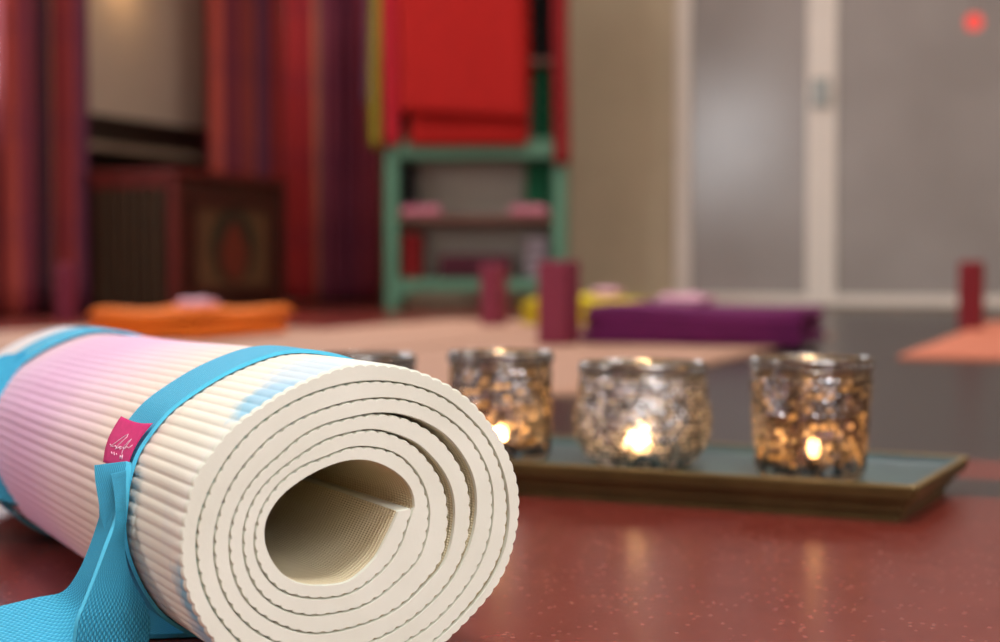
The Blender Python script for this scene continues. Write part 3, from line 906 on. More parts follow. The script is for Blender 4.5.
cs, cz0 = on_face(345, 522)
def polar(px, py):
    s, z = on_face(px, py)
    s -= cs; z -= cz0
    th = math.degrees(math.atan2(-z, s))
    return th, math.hypot(s, z)
pts = []
for k, pl in LINES.items():
    for (px, py) in pl:
        th, r = polar(px, py)
        if -90 <= th < 90: pts.append((360 * k + th, r))
        else: pts.append((360 * (k - 1) + (th % 360), r))
pts.sort()
hp = []
for (px, py) in HOLE_A:
    th, r = polar(px, py); hp.append((th, r))
for (px, py) in HOLE:
    th, r = polar(px, py)
    th = th % 360
    hp.append((th, r))
hp.sort()
def smooth_interp(data, x, sig):
    xs = np.array([d[0] for d in data]); ys = np.array([d[1] for d in data])
    dense = np.linspace(xs[0], xs[-1], int((xs[-1] - xs[0]) / 1.5) + 2)
    # merge samples that fall almost on the same angle
    gx, gy = [[xs[0]]], [[ys[0]]]
    for a_, b_ in zip(xs[1:], ys[1:]):
        if a_ - gx[-1][0] < 5.0: gx[-1].append(a_); gy[-1].append(b_)
        else: gx.append([a_]); gy.append([b_])
    xs = np.array([sum(g) / len(g) for g in gx]); ys = np.array([sum(g) / len(g) for g in gy])
    dense = np.linspace(xs[0], xs[-1], int((xs[-1] - xs[0]) / 1.5) + 2)
    # Catmull-Rom style cubic (finite difference slopes)
    m = np.gradient(ys, xs)
    idx = np.clip(np.searchsorted(xs, dense) - 1, 0, len(xs) - 2)
    h_ = xs[idx + 1] - xs[idx]; t = (dense - xs[idx]) / h_
    v = (2 * t ** 3 - 3 * t ** 2 + 1) * ys[idx] + (t ** 3 - 2 * t ** 2 + t) * h_ * m[idx] + (-2 * t ** 3 + 3 * t ** 2) * ys[idx + 1] + (t ** 3 - t ** 2) * h_ * m[idx + 1]
    w = max(1, int(sig / 1.5)); ker = np.exp(-0.5 * (np.arange(-3 * w, 3 * w + 1) / w) ** 2); ker /= ker.sum()
    pad = np.concatenate([2 * v[0] - v[3 * w:0:-1], v, 2 * v[-1] - v[-2:-3 * w - 2:-1]])
    v = np.convolve(pad, ker, 'valid')
    return np.interp(x, dense, v)
TH0 = pts[0][0]
TH1 = 360 * 6 + 72.0
LAST = pts[-1][0]
if LAST < TH1:     # the tucked end of the outermost turn runs on below the frame, parallel to the turn inside it
    base = smooth_interp(pts, np.array([LAST - 360]), 4)[0]
    dlt = pts[-1][1] - base
    for th in (LAST + 10, TH1 + 4):
        pts.append((th, smooth_interp(pts, np.array([th - 360]), 4)[0] + dlt))
thv = np.arange(TH0, TH1, 0.25)
So = smooth_interp(pts, thv, 5.0)
hole = smooth_interp(hp, np.clip(thv, hp[0][0], hp[-1][0]), 6.0)
Si = np.where(thv < TH0 + 360, hole, smooth_interp(pts, np.clip(thv - 360, TH0, None), 5.0))
blend = np.clip((thv - (TH0 + 345)) / 30.0, 0, 1)
So = So + 0.0009 * np.clip((thv - 360 * 5) / 60.0, 0, 1)
def gauss(x, c, s): return np.exp(-0.5 * ((x - c) / s) ** 2)
Si = Si + 0.00012 * (thv >= TH0 + 350)
Si = Si + 0.0030 * gauss(thv, 360 * 4 - 20, 25) + 0.0026 * gauss(thv, 360 * 3 - 8, 27) + 0.0012 * gauss(thv, 360 * 6 + 28, 22)
Si = np.minimum(Si, So - 0.0028)
# scale so that the lowest point of the roll rests on the floor (moves along the view rays from the camera)
def sect(th, r):
    a = math.radians(th)
    return cs + r * math.cos(a), cz0 - r * math.sin(a)
zmin = min(sect(t, r)[1] for t, r in zip(thv[::4], So[::4]))
LAM = H / (H - zmin)
P0 = Vector((raw0.x * LAM, raw0.y * LAM, 0))
def S2(th, r):
    s, z = sect(th, r)
    return s * LAM, max(0.0, H - LAM * (H - z))
MATLEN = 0.60
U1, U2 = 0.092, 0.405         # the two strap loops
def squeeze(u):
    t = min(1.0, max(0.0, (u - 0.1) / 0.22)); t = t * t * (3 - 2 * t)
    return 1.0 - 0.003 * math.exp(-((u - U1) / 0.03) ** 2) - 0.026 * t - 0.014 * math.exp(-((u - U2) / 0.04) ** 2)
SCX = cs * LAM
def place(s, z, u, sc=None):
    k = squeeze(u) if sc is None else sc
    p = P0 + E * (SCX + (s - SCX) * (1 - (1 - k) * 0.1)) + D * u
    return Vector((p.x, p.y, z * k))

def build_roll():
    # arc length along the outer curve
    outer = [S2(t, r) for t, r in zip(thv, So)]
    inner = [S2(t, r) for t, r in zip(thv, Si)]
    L = [0.0]
    for a, b in zip(outer[:-1], outer[1:]):
        L.append(L[-1] + math.hypot(b[0] - a[0], b[1] - a[1]))
    L = np.array(L)
    PER, AMP, NS = 0.0049, 0.00066, 8
    thl = None
    nr = int(L[-1] / PER)
    sv = np.linspace(0, nr * PER, nr * NS + 1)
    o = np.array(outer); i_ = np.array(inner)
    tsv = np.interp(sv, L, thv)
    chO = np.where(tsv > 360 * 5 + 60, 0.0008, 0.00035)
    ox, oz = np.interp(sv, L, o[:, 0]), np.interp(sv, L, o[:, 1])
    ix, iz = np.interp(sv, L, i_[:, 0]), np.interp(sv, L, i_[:, 1])
    dx, dz = ox - ix, oz - iz
    dn = np.hypot(dx, dz)
    g = AMP * (1 - np.abs(np.sin(PI * sv / PER)) ** 0.7)
    ox2, oz2 = ox - dx / dn * g, oz - dz / dn * g
    us = [0.0, 0.0016, 0.02, 0.04, 0.06, 0.075, 0.092, 0.11, 0.13, 0.16, 0.2, 0.25, 0.3, 0.34, 0.375, 0.4, 0.42, 0.44, 0.455, 0.47, 0.485, 0.50]
    n, m = len(sv), len(us)
    verts, att = [], []
    for j, u in enumerate(us):
        k = squeeze(u)
        for x, z, cx_, cz_, s, ch_ in zip(ox2, oz2, ix, iz, sv, chO):
            ins = ch_ if j == 0 else 0.0
            d = math.hypot(x - cx_, z - cz_)
            verts.append(place(x - (x - cx_) / d * ins, z - (z - cz_) / d * ins, u, k)); att.append((s, u, 0))
    for j, u in enumerate(us):
        k = squeeze(u)
        ins = 0.0003 if j == 0 else 0.0
        for x, z, cx_, cz_, s in zip(ix, iz, ox2, oz2, sv):
            d = math.hypot(x - cx_, z - cz_)
            verts.append(place(x + (cx_ - x) / d * ins, z + (cz_ - z) / d * ins, u, k)); att.append((s, u, 1))
    N = n * m
    faces, mi = [], []
    for j in range(m - 1):
        a = j * n
        for i in range(n - 1):
            faces.append((a + i, a + i + 1, a + n + i + 1, a + n + i)); mi.append(1 if j == 0 else 0)
            faces.append((N + a + i, N + a + n + i, N + a + n + i + 1, N + a + i + 1)); mi.append(1 if j == 0 else 2)
    # start/end strips of the sheet
    for i in (0, n - 1):
        for j in range(m - 1):
            a = j * n + i
            faces.append((a, a + n, N + a + n, N + a)); mi.append(1)
    # caps with their own vertices
    for j in (0, m - 1):
        base = len(verts)
        for i in range(n):
            verts.append(verts[j * n + i]); att.append((sv[i], us[j], 0))
            verts.append(verts[N + j * n + i]); att.append((sv[i], us[j], 1))
        for i in range(n - 1):
            f = (base + 2 * i, base + 2 * i + 1, base + 2 * i + 3, base + 2 * i + 2)
            faces.append(f if j == 0 else f[::-1]); mi.append(1)
    me = bpy.data.meshes.new('rolled_yoga_mat')
    me.from_pydata([tuple(v) for v in verts], [], faces)
    at = me.attributes.new('sheet', 'FLOAT_VECTOR', 'POINT')
    at.data.foreach_set('vector', np.array(att, dtype=np.float32).ravel())
    me.polygons.foreach_set('material_index', mi)
    me.shade_smooth()
    me.update()
    def arc(turn, deg): return float(np.interp(360 * turn + deg, thv, L))
    BLOTS.extend([(arc(5, 238), 0.004, 0.016, 0.024, 0.8, (128, 200, 232)), (arc(5, 262), 0.016, 0.026, 0.03, 0.62, (190, 220, 242)),
                  (arc(5, 158), 0.002, 0.020, 0.017, 0.85, (116, 188, 220)), (arc(5, 140), 0.004, 0.014, 0.022, 0.7, (140, 190, 220)),
                  (arc(4, 200), 0.0, 0.09, 0.012, 0.6, (120, 196, 180)), (arc(3, 215), 0.0, 0.06, 0.012, 0.5, (150, 160, 185))])
    M['tie_dye'] = mat_outside()
    ob = link('rolled_yoga_mat', me, [M['tie_dye'], M['foam'], M['foam_inside']])
    return tag(ob, 'rolled cream, pink and pale blue ribbed yoga mat lying on the red floor', 'yoga mat')
roll = build_roll()

# outer hull of the roll (one turn) for the strap loops
hull_th = np.arange(0, 360, 2.0)
hull = []
allS = lambda t: float(np.interp(t, thv, So))
for t in hull_th:
    rr = 0
    for k in range(4, 8):
        if thv[0] <= t + 360 * k <= thv[-1]: rr = max(rr, allS(t + 360 * k))
    hull.append(rr)
hull = np.array(hull)
kk = np.exp(-0.5 * (np.arange(-4, 5) / 2.0) ** 2); kk /= kk.sum()
hull = np.maximum(hull, np.convolve(np.concatenate([hull[-4:], hull, hull[:4]]), kk, 'valid'))

def ribbon(rows, th=0.0016, closed=False, sub=6):
    """rows = [(left edge, right edge)] in space; smooth strip with real thickness and weave coordinates"""
    def cr(p0, p1, p2, p3, t):
        return 0.5 * ((2 * p1) + (-p0 + p2) * t + (2 * p0 - 5 * p1 + 4 * p2 - p3) * t * t + (-p0 + 3 * p1 - 3 * p2 + p3) * t ** 3)
    Ls = [Vector(r[0]) for r in rows]; Rs = [Vector(r[1]) for r in rows]
    n = len(rows)
    seq = []
    if closed:
        seq = list(zip(Ls, Rs))
    else:
        for i in range(n - 1):
            ids = [max(0, i - 1), i, i + 1, min(n - 1, i + 2)]
            for k in range(sub):
                t = k / sub
                seq.append((cr(*[Ls[a] for a in ids], t), cr(*[Rs[a] for a in ids], t)))
        seq.append((Ls[-1], Rs[-1]))
    nc = 8
    bm = bmesh.new()
    lay = bm.verts.layers.float_vector.new('weave')
    cnt = len(seq)
    grid, dist = [], 0.0
    prev = None
    for i, (a, b) in enumerate(seq):
        mid = (a + b) / 2
        if prev is not None: dist += (mid - prev).length
        prev = mid
        i0, i1 = ((i - 1) % cnt, (i + 1) % cnt) if closed else (max(0, i - 1), min(cnt - 1, i + 1))
        tan = (sum(seq[i1], Vector()) - sum(seq[i0], Vector()))
        nr = tan.cross(b - a)
        nr = nr.normalized() if nr.length > 1e-9 else Vector((0, 0, 1))
        w = max((b - a).length, 1e-4)
        row = []
        for c in range(nc + 1):
            f = c / nc
            v = bm.verts.new(a.lerp(b, f) + nr * (th / 2)); v[lay] = (dist, 0.0005 + f * 0.0375, 0); row.append(v)
        for c in range(nc, -1, -1):
            f = c / nc
            v = bm.verts.new(a.lerp(b, f) - nr * (th / 2)); v[lay] = (dist, 0.0005 + f * 0.0375, 0); row.append(v)
        grid.append(row)
    m = len(grid[0])
    rng = range(cnt) if closed else range(cnt - 1)
    for i in rng:
        p, q_ = grid[i], grid[(i + 1) % cnt]
        for c in range(m):
            c2 = (c + 1) % m
            if c in (nc, m - 1):            # the selvedge, with vertices of its own
                e = [bm.verts.new(v.co) for v in (p[c], p[c2], q_[c2], q_[c])]
                for v in e: v[lay] = (0.0004, 0.0004, 0)
                bm.faces.new(e)
            else:
                bm.faces.new((p[c], p[c2], q_[c2], q_[c]))
    if not closed:
        bm.faces.new(grid[0]); bm.faces.new(grid[-1][::-1])
    return bm

def loop_band(u0, u1, off=0.0012, skew=0.0):
    rows = []
    for t, r in zip(hull_th, hull):
        s, z = sect(t, r + off)
        s, z = s * LAM, max(0.0009, H - LAM * (H - z))
        k = squeeze((u0 + u1) / 2)
        du = skew * (z / 0.12 - 0.5)
        rows.append((place(s, z, u0 + du, k), place(s, z, u1 + du, k)))
    return ribbon(rows, 0.0016, True)

SU0, SU1 = U1 - 0.019, U1 + 0.019
strap = thing('carry_strap', 'bright blue woven carrying strap looped around the rolled mat, with pink label', 'strap', (P0.x + D.x * U1, P0.y + D.y * U1, 0.0))
def strap_part(name, bm, mat=None, parent=None):
    o = obj(name, bm, mat or M['webbing'], parent or strap, True)
    if parent is None:
        o.matrix_parent_inverse = Matrix.Translation(-Vector(strap.location))
    return o
strap_part('loop_band', loop_band(SU0, SU1))
strap_part('loop_band', loop_band(U2 - 0.02, U2 + 0.02, 0.0022, 0.05))

# sling near the open end: folded loop end, twisted length, tail along the floor and flat length under the roll
def W(px, py, y): return at_depth(px, py, y)
hullf = lambda t: float(np.interp(t % 360, np.append(hull_th, 360), np.append(hull, hull[0])))
def on_band(th, u, off):
    s, z = sect(th, hullf(th) + off)
    s, z = s * LAM, H - LAM * (H - z)
    return place(s, z, u, squeeze(U1))
YN = on_band(180, U1, 0).y
strap_part('loop_end', ribbon([(W(97, 466, YN - 0.012), W(129, 462, YN - 0.020)), (W(98, 480, YN - 0.014), W(128, 474, YN - 0.022)),
                               (W(101, 500, YN - 0.016), W(127, 494, YN - 0.022)), (W(105, 522, YN - 0.018), W(125, 515, YN - 0.022)),
                               (W(112, 545, YN - 0.02), W(122, 540, YN - 0.022))], 0.003))
strap_part('twisted_length', ribbon([(W(113, 474, YN - 0.022), W(128, 470, YN - 0.026)), (W(116, 500, YN - 0.027), W(127, 500, YN - 0.028)), (W(114, 522, YN - 0.030), W(125, 522, YN - 0.027)), (W(106, 545, YN - 0.034), W(123, 548, YN - 0.025)),
                                     (W(95, 575, YN - 0.038), W(130, 578, YN - 0.022)), (W(84, 603, YN - 0.042), W(145, 606, YN - 0.016)),
                                     (W(76, 625, YN - 0.044), W(149, 626, YN - 0.014)), (floor_pt(72, 668, 0.003), floor_pt(146, 652, 0.003))], 0.0018))
strap_part('floor_tail', ribbon([(W(104, 508, YN - 0.014), W(119, 508, YN - 0.022)), (W(92, 545, YN - 0.014), W(112, 545, YN - 0.026)), (W(79, 574, YN - 0.012), W(104, 580, YN - 0.03)),
                                 (W(63, 593, YN - 0.006), W(96, 630, YN - 0.033)), (W(38, 599, YN - 0.002), W(66, 662, YN - 0.045)),
                                 (W(0, 608, YN - 0.002), W(12, 668, YN - 0.043)), (W(-50, 619, YN - 0.002), W(-40, 676, YN - 0.042)), (W(-130, 625, YN), W(-125, 684, YN - 0.04)),
                                 (Vector((-0.37, 0.705, 0.011)), Vector((-0.385, 0.668, 0.0015))), (Vector((-0.47, 0.80, 0.010)), Vector((-0.505, 0.785, 0.0015))), (Vector((-0.495, 0.90, 0.011)), Vector((-0.532, 0.905, 0.0015))),
                                 (Vector((-0.45, 0.972, 0.016)), Vector((-0.462, 1.006, 0.0015))), (Vector((-0.385, 0.975, 0.03)), Vector((-0.38, 0.965, 0.0015)))], 0.0018))
strap_part('flat_length', ribbon([(floor_pt(136, 606, 0.0022), floor_pt(140, 637, 0.0016)), (floor_pt(160, 603, 0.0022), floor_pt(165, 636, 0.0016)),
                                  (floor_pt(190, 606, 0.0018), floor_pt(196, 635, 0.0014)), (floor_pt(214, 612, 0.0014), floor_pt(220, 635, 0.0012))], 0.0018))
Y2 = on_band(180, U2, 0).y
strap_part('far_sling', ribbon([(W(33, 353, Y2 + 0.03), W(27, 366, Y2 + 0.015)), (W(18, 354, Y2 + 0.015), W(12, 390, Y2 - 0.004)), (W(1, 357, Y2 + 0.005), W(-4, 408, Y2 - 0.018)),
                                (W(-24, 374, Y2), W(-28, 432, Y2 - 0.025)), (W(-60, 415, Y2), W(-62, 475, Y2 - 0.03)), (W(-110, 470, Y2 + 0.01), W(-112, 515, Y2 - 0.03))], 0.0018))

strap_part('far_slack', ribbon([(W(40, 504, 0.878), W(38, 509, 0.874)), (W(27, 489, 0.882), W(26, 507, 0.874)), (W(10, 468, 0.888), W(10, 503, 0.876)),
                                (W(-14, 452, 0.895), W(-14, 497, 0.88)), (W(-50, 444, 0.90), W(-50, 496, 0.885)), (W(-95, 446, 0.91), W(-95, 500, 0.89))], 0.0018))
# pink label folded over the near edge of the strap, with hand-lettered white script
def lab_pt(f, g, off):
    """f across 0..1 (left to right), g down 0..1"""
    tl, tr, bl_, br = (121, 416), (153, 423), (103, 462), (128, 467)
    top = (tl[0] + (tr[0] - tl[0]) * f, tl[1] + (tr[1] - tl[1]) * f + 3 * math.sin(PI * f))
    bot = (bl_[0] + (br[0] - bl_[0]) * f, bl_[1] + (br[1] - bl_[1]) * f + 1.5 * math.sin(PI * f))
    bow = -4.0 * math.sin(PI * g)
    x = top[0] + (bot[0] - top[0]) * g + bow; y = top[1] + (bot[1] - top[1]) * g
    dep = YN + 0.004 - 0.002 * g - 0.016 * f - off
    return at_depth(x, y, dep)
bm = bmesh.new()
ng = 14
gf = [[bm.verts.new(lab_pt(i / 8, j / ng, 0.0024)) for i in range(9)] for j in range(ng + 1)]
gb = [[bm.verts.new(lab_pt(i / 8, j / ng, 0.0012)) for i in range(9)] for j in range(ng + 1)]
for j in range(ng):
    for i in range(8):
        bm.faces.new((gf[j][i], gf[j][i + 1], gf[j + 1][i + 1], gf[j + 1][i])); bm.faces.new((gb[j][i], gb[j + 1][i], gb[j + 1][i + 1], gb[j][i + 1]))
for j in range(ng):
    bm.faces.new((gf[j][0], gf[j + 1][0], gb[j + 1][0], gb[j][0])); bm.faces.new((gf[j][8], gb[j][8], gb[j + 1][8], gf[j + 1][8]))
for i in range(8):
    bm.faces.new((gf[0][i], gb[0][i], gb[0][i + 1], gf[0][i + 1])); bm.faces.new((gf[ng][i], gf[ng][i + 1], gb[ng][i + 1], gb[ng][i]))
lab = strap_part('label_tag', bm, M['pink_label'])
lab['label'] = 'bright pink woven label with white script'
strokes = [
    [(0.16, 0.62), (0.28, 0.50), (0.42, 0.34), (0.50, 0.27), (0.52, 0.33), (0.44, 0.46), (0.36, 0.58), (0.34, 0.64), (0.42, 0.60), (0.50, 0.55)],
    [(0.12, 0.58), (0.22, 0.61), (0.32, 0.57), (0.38, 0.62), (0.46, 0.56), (0.50, 0.62), (0.58, 0.55), (0.62, 0.61), (0.70, 0.54), (0.78, 0.57), (0.86, 0.50)],
    [(0.58, 0.56), (0.66, 0.42), (0.70, 0.36), (0.68, 0.46), (0.60, 0.64), (0.62, 0.72)],
    [(0.24, 0.72), (0.28, 0.76)], [(0.33, 0.71), (0.37, 0.77)], [(0.42, 0.72), (0.45, 0.75)],
    [(0.58, 0.74), (0.60, 0.82)], [(0.66, 0.73), (0.68, 0.83)], [(0.66, 0.73), (0.60, 0.82)],
]
bm = bmesh.new()
for st in strokes:
    tube(bm, [lab_pt(f, g, 0.0026) for f, g in st], 0.00022, 5)
let = obj('lettering', bm, M['label_print'], lab, True)

# ------------------------------------------------------------------ tray
tc = floor_pt(918, 488, 0.0235)             # front right top corner
tu = Vector((-0.895, 0.445, 0)).normalized()
tv = Vector((-tu.y, tu.x, 0)) * -1
if tv.y < 0: tv = -tv
tang = math.atan2(tu.y, tu.x) - PI        # local x points along -tu (to the right)
TL_, TD = 0.53, 0.172
torg = tc + tu * (TL_ / 2) + tv * (TD / 2)
tray = thing('candle_tray', 'long teal tray with stepped bronze rim carrying the candle jars', 'tray', (torg.x, torg.y, 0), tang)
def rect_rings(prof, hx, hy, rad=0.004):
    bm = bmesh.new()
    rings = []
    for inset, z in prof:
        x, y = hx - inset, hy - inset
        ring = []
        for sx_, sy_, a0 in ((1, 1, 0), (-1, 1, 90), (-1, -1, 180), (1, -1, 270)):
            for k in range(4):
                a = math.radians(a0 + 30 * k)
                ring.append(bm.verts.new((sx_ * (x - rad) + rad * math.cos(a), sy_ * (y - rad) + rad * math.sin(a), z)))
        rings.append(ring)
    return bm, rings
def bridge(bm, rings, cap0=False, cap1=False):
    n = len(rings[0])
    for p, q_ in zip(rings[:-1], rings[1:]):
        for k in range(n):
            bm.faces.new((p[k], p[(k + 1) % n], q_[(k + 1) % n], q_[k]))
    if cap0: bm.faces.new(rings[0][::-1])
    if cap1: bm.faces.new(rings[-1])
TF = 0.0185
bm, rg = rect_rings([(0.014, 0.0), (0.0135, 0.0055), (0.010, 0.0065), (0.0095, 0.0105), (0.0065, 0.0115), (0.006, 0.0145), (0.002, 0.0155), (0.0005, 0.0205), (0.0, 0.0215), (0.0, 0.0235)], TL_ / 2, TD / 2)
bridge(bm, rg, cap0=True)
obj('stepped_rim', bm, M['tray_gold'], tray)
bm, rg = rect_rings([(0.0, 0.0235), (0.0008, 0.0245), (0.004, 0.0245), (0.0055, 0.0235)], TL_ / 2, TD / 2)
bridge(bm, rg)
obj('lip', bm, M['tray_edge'], tray)
bm, rg = rect_rings([(0.0055, 0.0235), (0.012, TF + 0.0008), (0.016, TF)], TL_ / 2, TD / 2)
bridge(bm, rg, cap1=True)
obj('painted_surface', bm, M['tray_teal'], tray)

# ------------------------------------------------------------------ candle jars
def jar_mesh(prof, n, disp, cells, name, mat):
    """open glass vessel with wall thickness; disp(theta, v) -> (radial emboss, worn 0..1)"""
    bm = bmesh.new()
    lay = bm.verts.layers.float_vector.new('silver')
    zs = [p_[1] for p_ in prof]
    rings = []
    top = prof[-1][1]
    def ring(r, z, off, emb):
        out = []
        for k in range(n):
            t = 2 * PI * k / n
            e, wn = disp(t, z) if emb else (0.0, 0.25)
            v = bm.verts.new(((r + e + off) * math.cos(t), (r + e + off) * math.sin(t), z))
            v[lay] = (wn, 0, 0)
            out.append(v)
        return out
    c0 = bm.verts.new((0, 0, prof[0][1])); c0[lay] = (0.6, 0, 0)
    for r, z in prof: rings.append(ring(r, z, 0, True))
    rings.append(ring(prof[-1][0] - 0.0012, top + 0.0008, 0, False))
    rings.append(ring(prof[-1][0] - 0.0024, top, 0, False))
    for k in range(n):
        bm.faces.new((c0, rings[0][(k + 1) % n], rings[0][k]))
    for p, q_ in zip(rings[:-1], rings[1:]):
        for k in range(n):
            bm.faces.new((p[k], p[(k + 1) % n], q_[(k + 1) % n], q_[k]))
    return bm

def interp_prof(ctrl, m):
    zs = np.array([c[1] for c in ctrl]); rs = np.array([c[0] for c in ctrl])
    zz = np.linspace(zs[0], zs[-1], m)
    # smooth interpolation
    dense = np.interp(zz, zs, rs)
    k = np.exp(-0.5 * (np.arange(-3, 4) / 1.5) ** 2); k /= k.sum()
    sm = np.convolve(np.concatenate([[dense[0]] * 3, dense, [dense[-1]] * 3]), k, 'valid')
    return list(zip(sm, zz))

def rim_ring(R, z, th, nb, br):
    """rounded lip with a row of beads under it"""
    bm = bmesh.new()
    prof = [(R + th * math.cos(t) * 0.8, z + th * math.sin(t)) for t in [2 * PI * k / 12 for k in range(13)]]
    lathe(bm, prof, 64)
    prof = [(R + 0.0003 + th * 0.5 * math.cos(t), z - 0.0062 + th * 0.5 * math.sin(t)) for t in [2 * PI * k / 8 for k in range(9)]]
    lathe(bm, prof, 64)
    for k in range(nb):
        t = 2 * PI * k / nb
        bmesh.ops.create_icosphere(bm, subdivisions=1, radius=br, matrix=Matrix.Translation((math.cos(t) * (R + 0.0006), math.sin(t) * (R + 0.0006), z - 0.0034)))
    return bm

def boss(t, z, nu, dz, z0, amp, seed, sharp=1.0, p_thin=3.8):
    row = math.floor((z - z0) / dz)
    fz = (z - z0) / dz - row - 0.5
    ft = t * nu / (2 * PI) + (0.5 if row % 2 else 0.0)
    col = math.floor(ft) % nu
    fx = ft - math.floor(ft) - 0.5
    h = max(0.0, 1 - (2 * abs(fx)) ** 2 * 1.0 - (2 * abs(fz)) ** 2 * 1.0)
    rr = random.Random(seed * 7919 + row * 131 + col).random()
    thin = (rr ** p_thin) * (0.05 + 0.95 * min(1.0, h * 1.5))
    return amp * h ** sharp, thin

def tealight(loc, label):
    t = thing('tealight', label, 'candle', loc)
    R, h = 0.0185, 0.0125
    bm = bmesh.new(); lathe(bm, [(0, 0), (R - 0.001, 0), (R, 0.001), (R, h), (R + 0.0006, h + 0.0004), (R - 0.0004, h), (R - 0.0004, 0.0015), (0, 0.0015)], 40)
    obj('metal_cup', bm, M['tin'], t, True)
    bm = bmesh.new(); lathe(bm, [(R - 0.0005, 0.0016), (R - 0.0005, h - 0.003), (R * 0.5, h - 0.0034), (0, h - 0.0036)], 32)
    obj('wax', bm, M['wax'], t, True)
    bm = bmesh.new(); tube(bm, [(0, 0, h - 0.004), (0.0002, 0, h - 0.001), (0.0006, 0, h + 0.001)], 0.0007, 6)
    obj('wick', bm, M['wick'], t, True)
    bm = bmesh.new()
    FZ = h - 0.0015
    lathe(bm, [(0, FZ)] + [(0.0056 * math.sin(PI * f) ** 0.7 * (1 - 0.4 * f), FZ + 0.0125 * f) for f in (0.08, 0.18, 0.3, 0.42, 0.55, 0.68, 0.8, 0.9, 0.96)] + [(0, FZ + 0.0125)], 16)
    obj('flame', bm, M['flame'], t, True)
    return t

JOFF = 0.088
def jar_spot(k, back=0.060):
    """along the tray from the right end"""
    return tc + tu * k + tv * back
def straight_jar(h, rb, rt, seed, label, spot, rot):
    t = thing('candle_jar', label, 'candle holder', (spot.x, spot.y, TF + 0.0003), rot)
    ctrl = [(rb - 0.004, 0.0), (rb - 0.0012, 0.0015), (rb, 0.005), (rb + (rt - rb) * 0.4, h * 0.4), (rt, h * 0.8), (rt, h - 0.004), (rt + 0.0006, h)]
    prof = interp_prof(ctrl, 80)
    def disp(th, z):
        v = z / h
        if v < 0.06: return 0.0, 0.35
        if v < 0.52:
            fl = abs(math.sin(th * 18))                   # upright flutes
            e, wn = boss(th, z, 36, h * 0.055, 0, 0.0003, seed)
            return 0.0008 * fl + e, wn * (0.35 + 0.65 * fl)
        if v < 0.86:
            return boss(th, z, 36, h * 0.0567, h * 0.52, 0.0010, seed + 1, 0.8)
        return 0.0, 0.12
    o = obj('glass_body', jar_mesh(prof, 288, disp, None, 'glass_body', M['glass_straight']), M['glass_straight'], t, True)
    obj('beaded_rim', rim_ring(rt + 0.0004, h, 0.0016, 52, 0.0017), M['rim'], t, True)
    return t
def round_jar(h, rb, rm, rt, seed, label, spot, rot):
    t = thing('candle_jar', label, 'candle holder', (spot.x, spot.y, TF + 0.0003), rot)
    ctrl = [(rb - 0.003, 0.0), (rb, 0.0015), (rb + (rm - rb) * 0.55, h * 0.14), (rm * 0.97, h * 0.3), (rm, h * 0.42), (rm * 0.985, h * 0.55), (rm * 0.93, h * 0.7),
            (rt + (rm - rt) * 0.25, h * 0.82), (rt, h * 0.9), (rt + 0.0006, h)]
    prof = interp_prof(ctrl, 100)
    def disp(th, z):
        v = z / h
        if v < 0.03 or v > 0.88: return 0.0, 0.15
        return boss(th, z, 56, h / 20, 0, 0.0011, seed, 0.8, 2.4)
    obj('glass_body', jar_mesh(prof, 448, disp, None, 'glass_body', M['glass_round']), M['glass_round'], t, True)
    obj('beaded_rim', rim_ring(rt + 0.0004, h, 0.0016, 56, 0.0017), M['rim'], t, True)
    return t
KR, KC, KL, KF = 0.0825, 0.2, 0.309, 0.428
s1, s2, s3, s4 = jar_spot(KR), jar_spot(KC), jar_spot(KL), jar_spot(KF)
straight_jar(0.0765, 0.0350, 0.0385, 11, 'straight mottled silver glass candle jar at the right end of the tray', s1, 0.3)
round_jar(0.0702, 0.032, 0.0468, 0.0422, 23, 'round-bellied mottled silver glass candle jar in the middle of the tray', s2, 0.9)
straight_jar(0.0750, 0.0355, 0.0362, 37, 'straight silver glass candle jar glowing amber just right of the rolled mat', s3, 1.7)
round_jar(0.0695, 0.032, 0.0468, 0.0415, 41, 'dark round silver glass jar whose rim peeks above the rolled mat', s4, 2.2)
tealight((s1.x + 0.001, s1.y - 0.005, TF + 0.0025), 'lit tealight burning in the right-hand straight jar')
tealight((s2.x - 0.002, s2.y - 0.004, TF + 0.0025), 'lit tealight burning in the round middle jar')
tealight((s3.x - 0.000, s3.y - 0.004, TF + 0.0025), 'lit tealight burning in the amber jar beside the rolled mat')

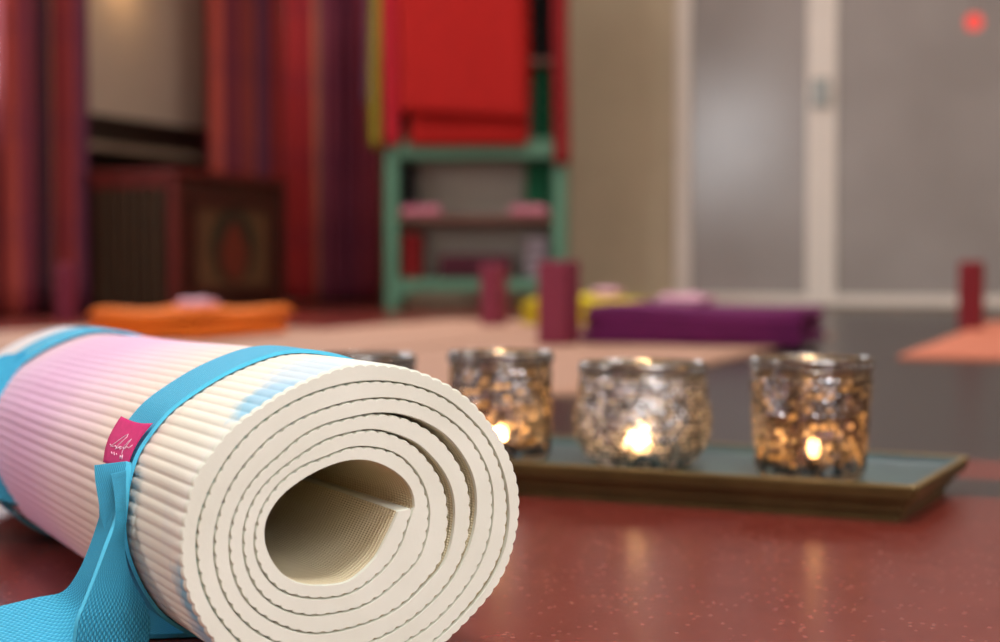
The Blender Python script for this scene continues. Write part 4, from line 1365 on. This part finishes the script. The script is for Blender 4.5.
# ------------------------------------------------------------------ light
def ceiling_lamp(a, b, label, power):
    p = room(a, b, Z_CEIL)
    t = thing('ceiling_lamp', label, 'lamp', p)
    bm = bmesh.new(); lathe(bm, [(0, 0), (0.16, 0), (0.165, -0.01), (0.16, -0.02), (0, -0.02)], 32)
    obj('base', bm, M['white_frame'], t, True)
    bm = bmesh.new(); lathe(bm, [(0.15, -0.02), (0.15, -0.05), (0.12, -0.075), (0.06, -0.088), (0, -0.09)], 32)
    obj('glass_shade', bm, M['lamp_glass'], t, True)
    ld = bpy.data.lights.new('lamp_light', 'AREA'); ld.shape = 'DISK'; ld.size = 0.6; ld.energy = power; ld.color = (1.0, 0.985, 0.96)
    lo = bpy.data.objects.new('lamp_light', ld); COL.objects.link(lo)
    lo.location = (p.x, p.y, Z_CEIL - 0.12)
ceiling_lamp(0.15, 0.25, 'round white ceiling lamp over the near floor', 32)
ceiling_lamp(3.6, -0.6, 'round white ceiling lamp over the far mats', 26)

# daylight through the rear and left windows, then fill from the added window
def area(loc, target, sx_, sy_, power, color):
    ld = bpy.data.lights.new('window_fill_light', 'AREA'); ld.shape = 'RECTANGLE'; ld.size = sx_; ld.size_y = sy_; ld.energy = power; ld.color = color
    lo = bpy.data.objects.new('window_fill_light', ld); COL.objects.link(lo)
    lo.location = loc
    d = Vector(target) - Vector(loc)
    lo.rotation_euler = d.to_track_quat('-Z', 'Y').to_euler()
    return lo
area(room(A_REAR + 0.05, -2.9, 1.1), room(1.5, -1.0, 0.1), 0.72, 0.8, 34, (0.95, 0.97, 1.0))
area(room(4.0, B_LEFT + 0.45, 1.9), room(1.6, 0.6, 0.0), 1.4, 0.75, 32, (0.96, 0.97, 1.0))
area(room(A_REAR + 0.03, 1.12, 1.2), room(0.6, -0.3, 0.05), 1.3, 1.3, 27, (0.97, 0.98, 1.0))  # fill light at the added window, aimed at the roll's face
# warm wall lamp above the blind
wl = room(on_b(148, -40, B_LEFT + 0.15)[0], B_LEFT + 0.15, 1.12)
ld = bpy.data.lights.new('wall_lamp', 'POINT'); ld.energy = 0.7; ld.color = (1.0, 0.62, 0.28); ld.shadow_soft_size = 0.03
lo = bpy.data.objects.new('wall_lamp', ld); COL.objects.link(lo); lo.location = wl

wd = bpy.data.worlds.new('world'); SC.world = wd
wd.use_nodes = True
wd.node_tree.nodes['Background'].inputs[0].default_value = (0.9, 0.95, 1.0, 1)
wd.node_tree.nodes['Background'].inputs[1].default_value = 0.15

SC.view_settings.view_transform = 'Standard'
SC.view_settings.look = 'None'
SC.view_settings.gamma = 1.0
SC.view_settings.use_curve_mapping = False
SC.view_settings.exposure = 0.0
SC.cycles.use_denoising = True
SC.cycles.sample_clamp_indirect = 8.0
SC.cycles.transparent_max_bounces = 24
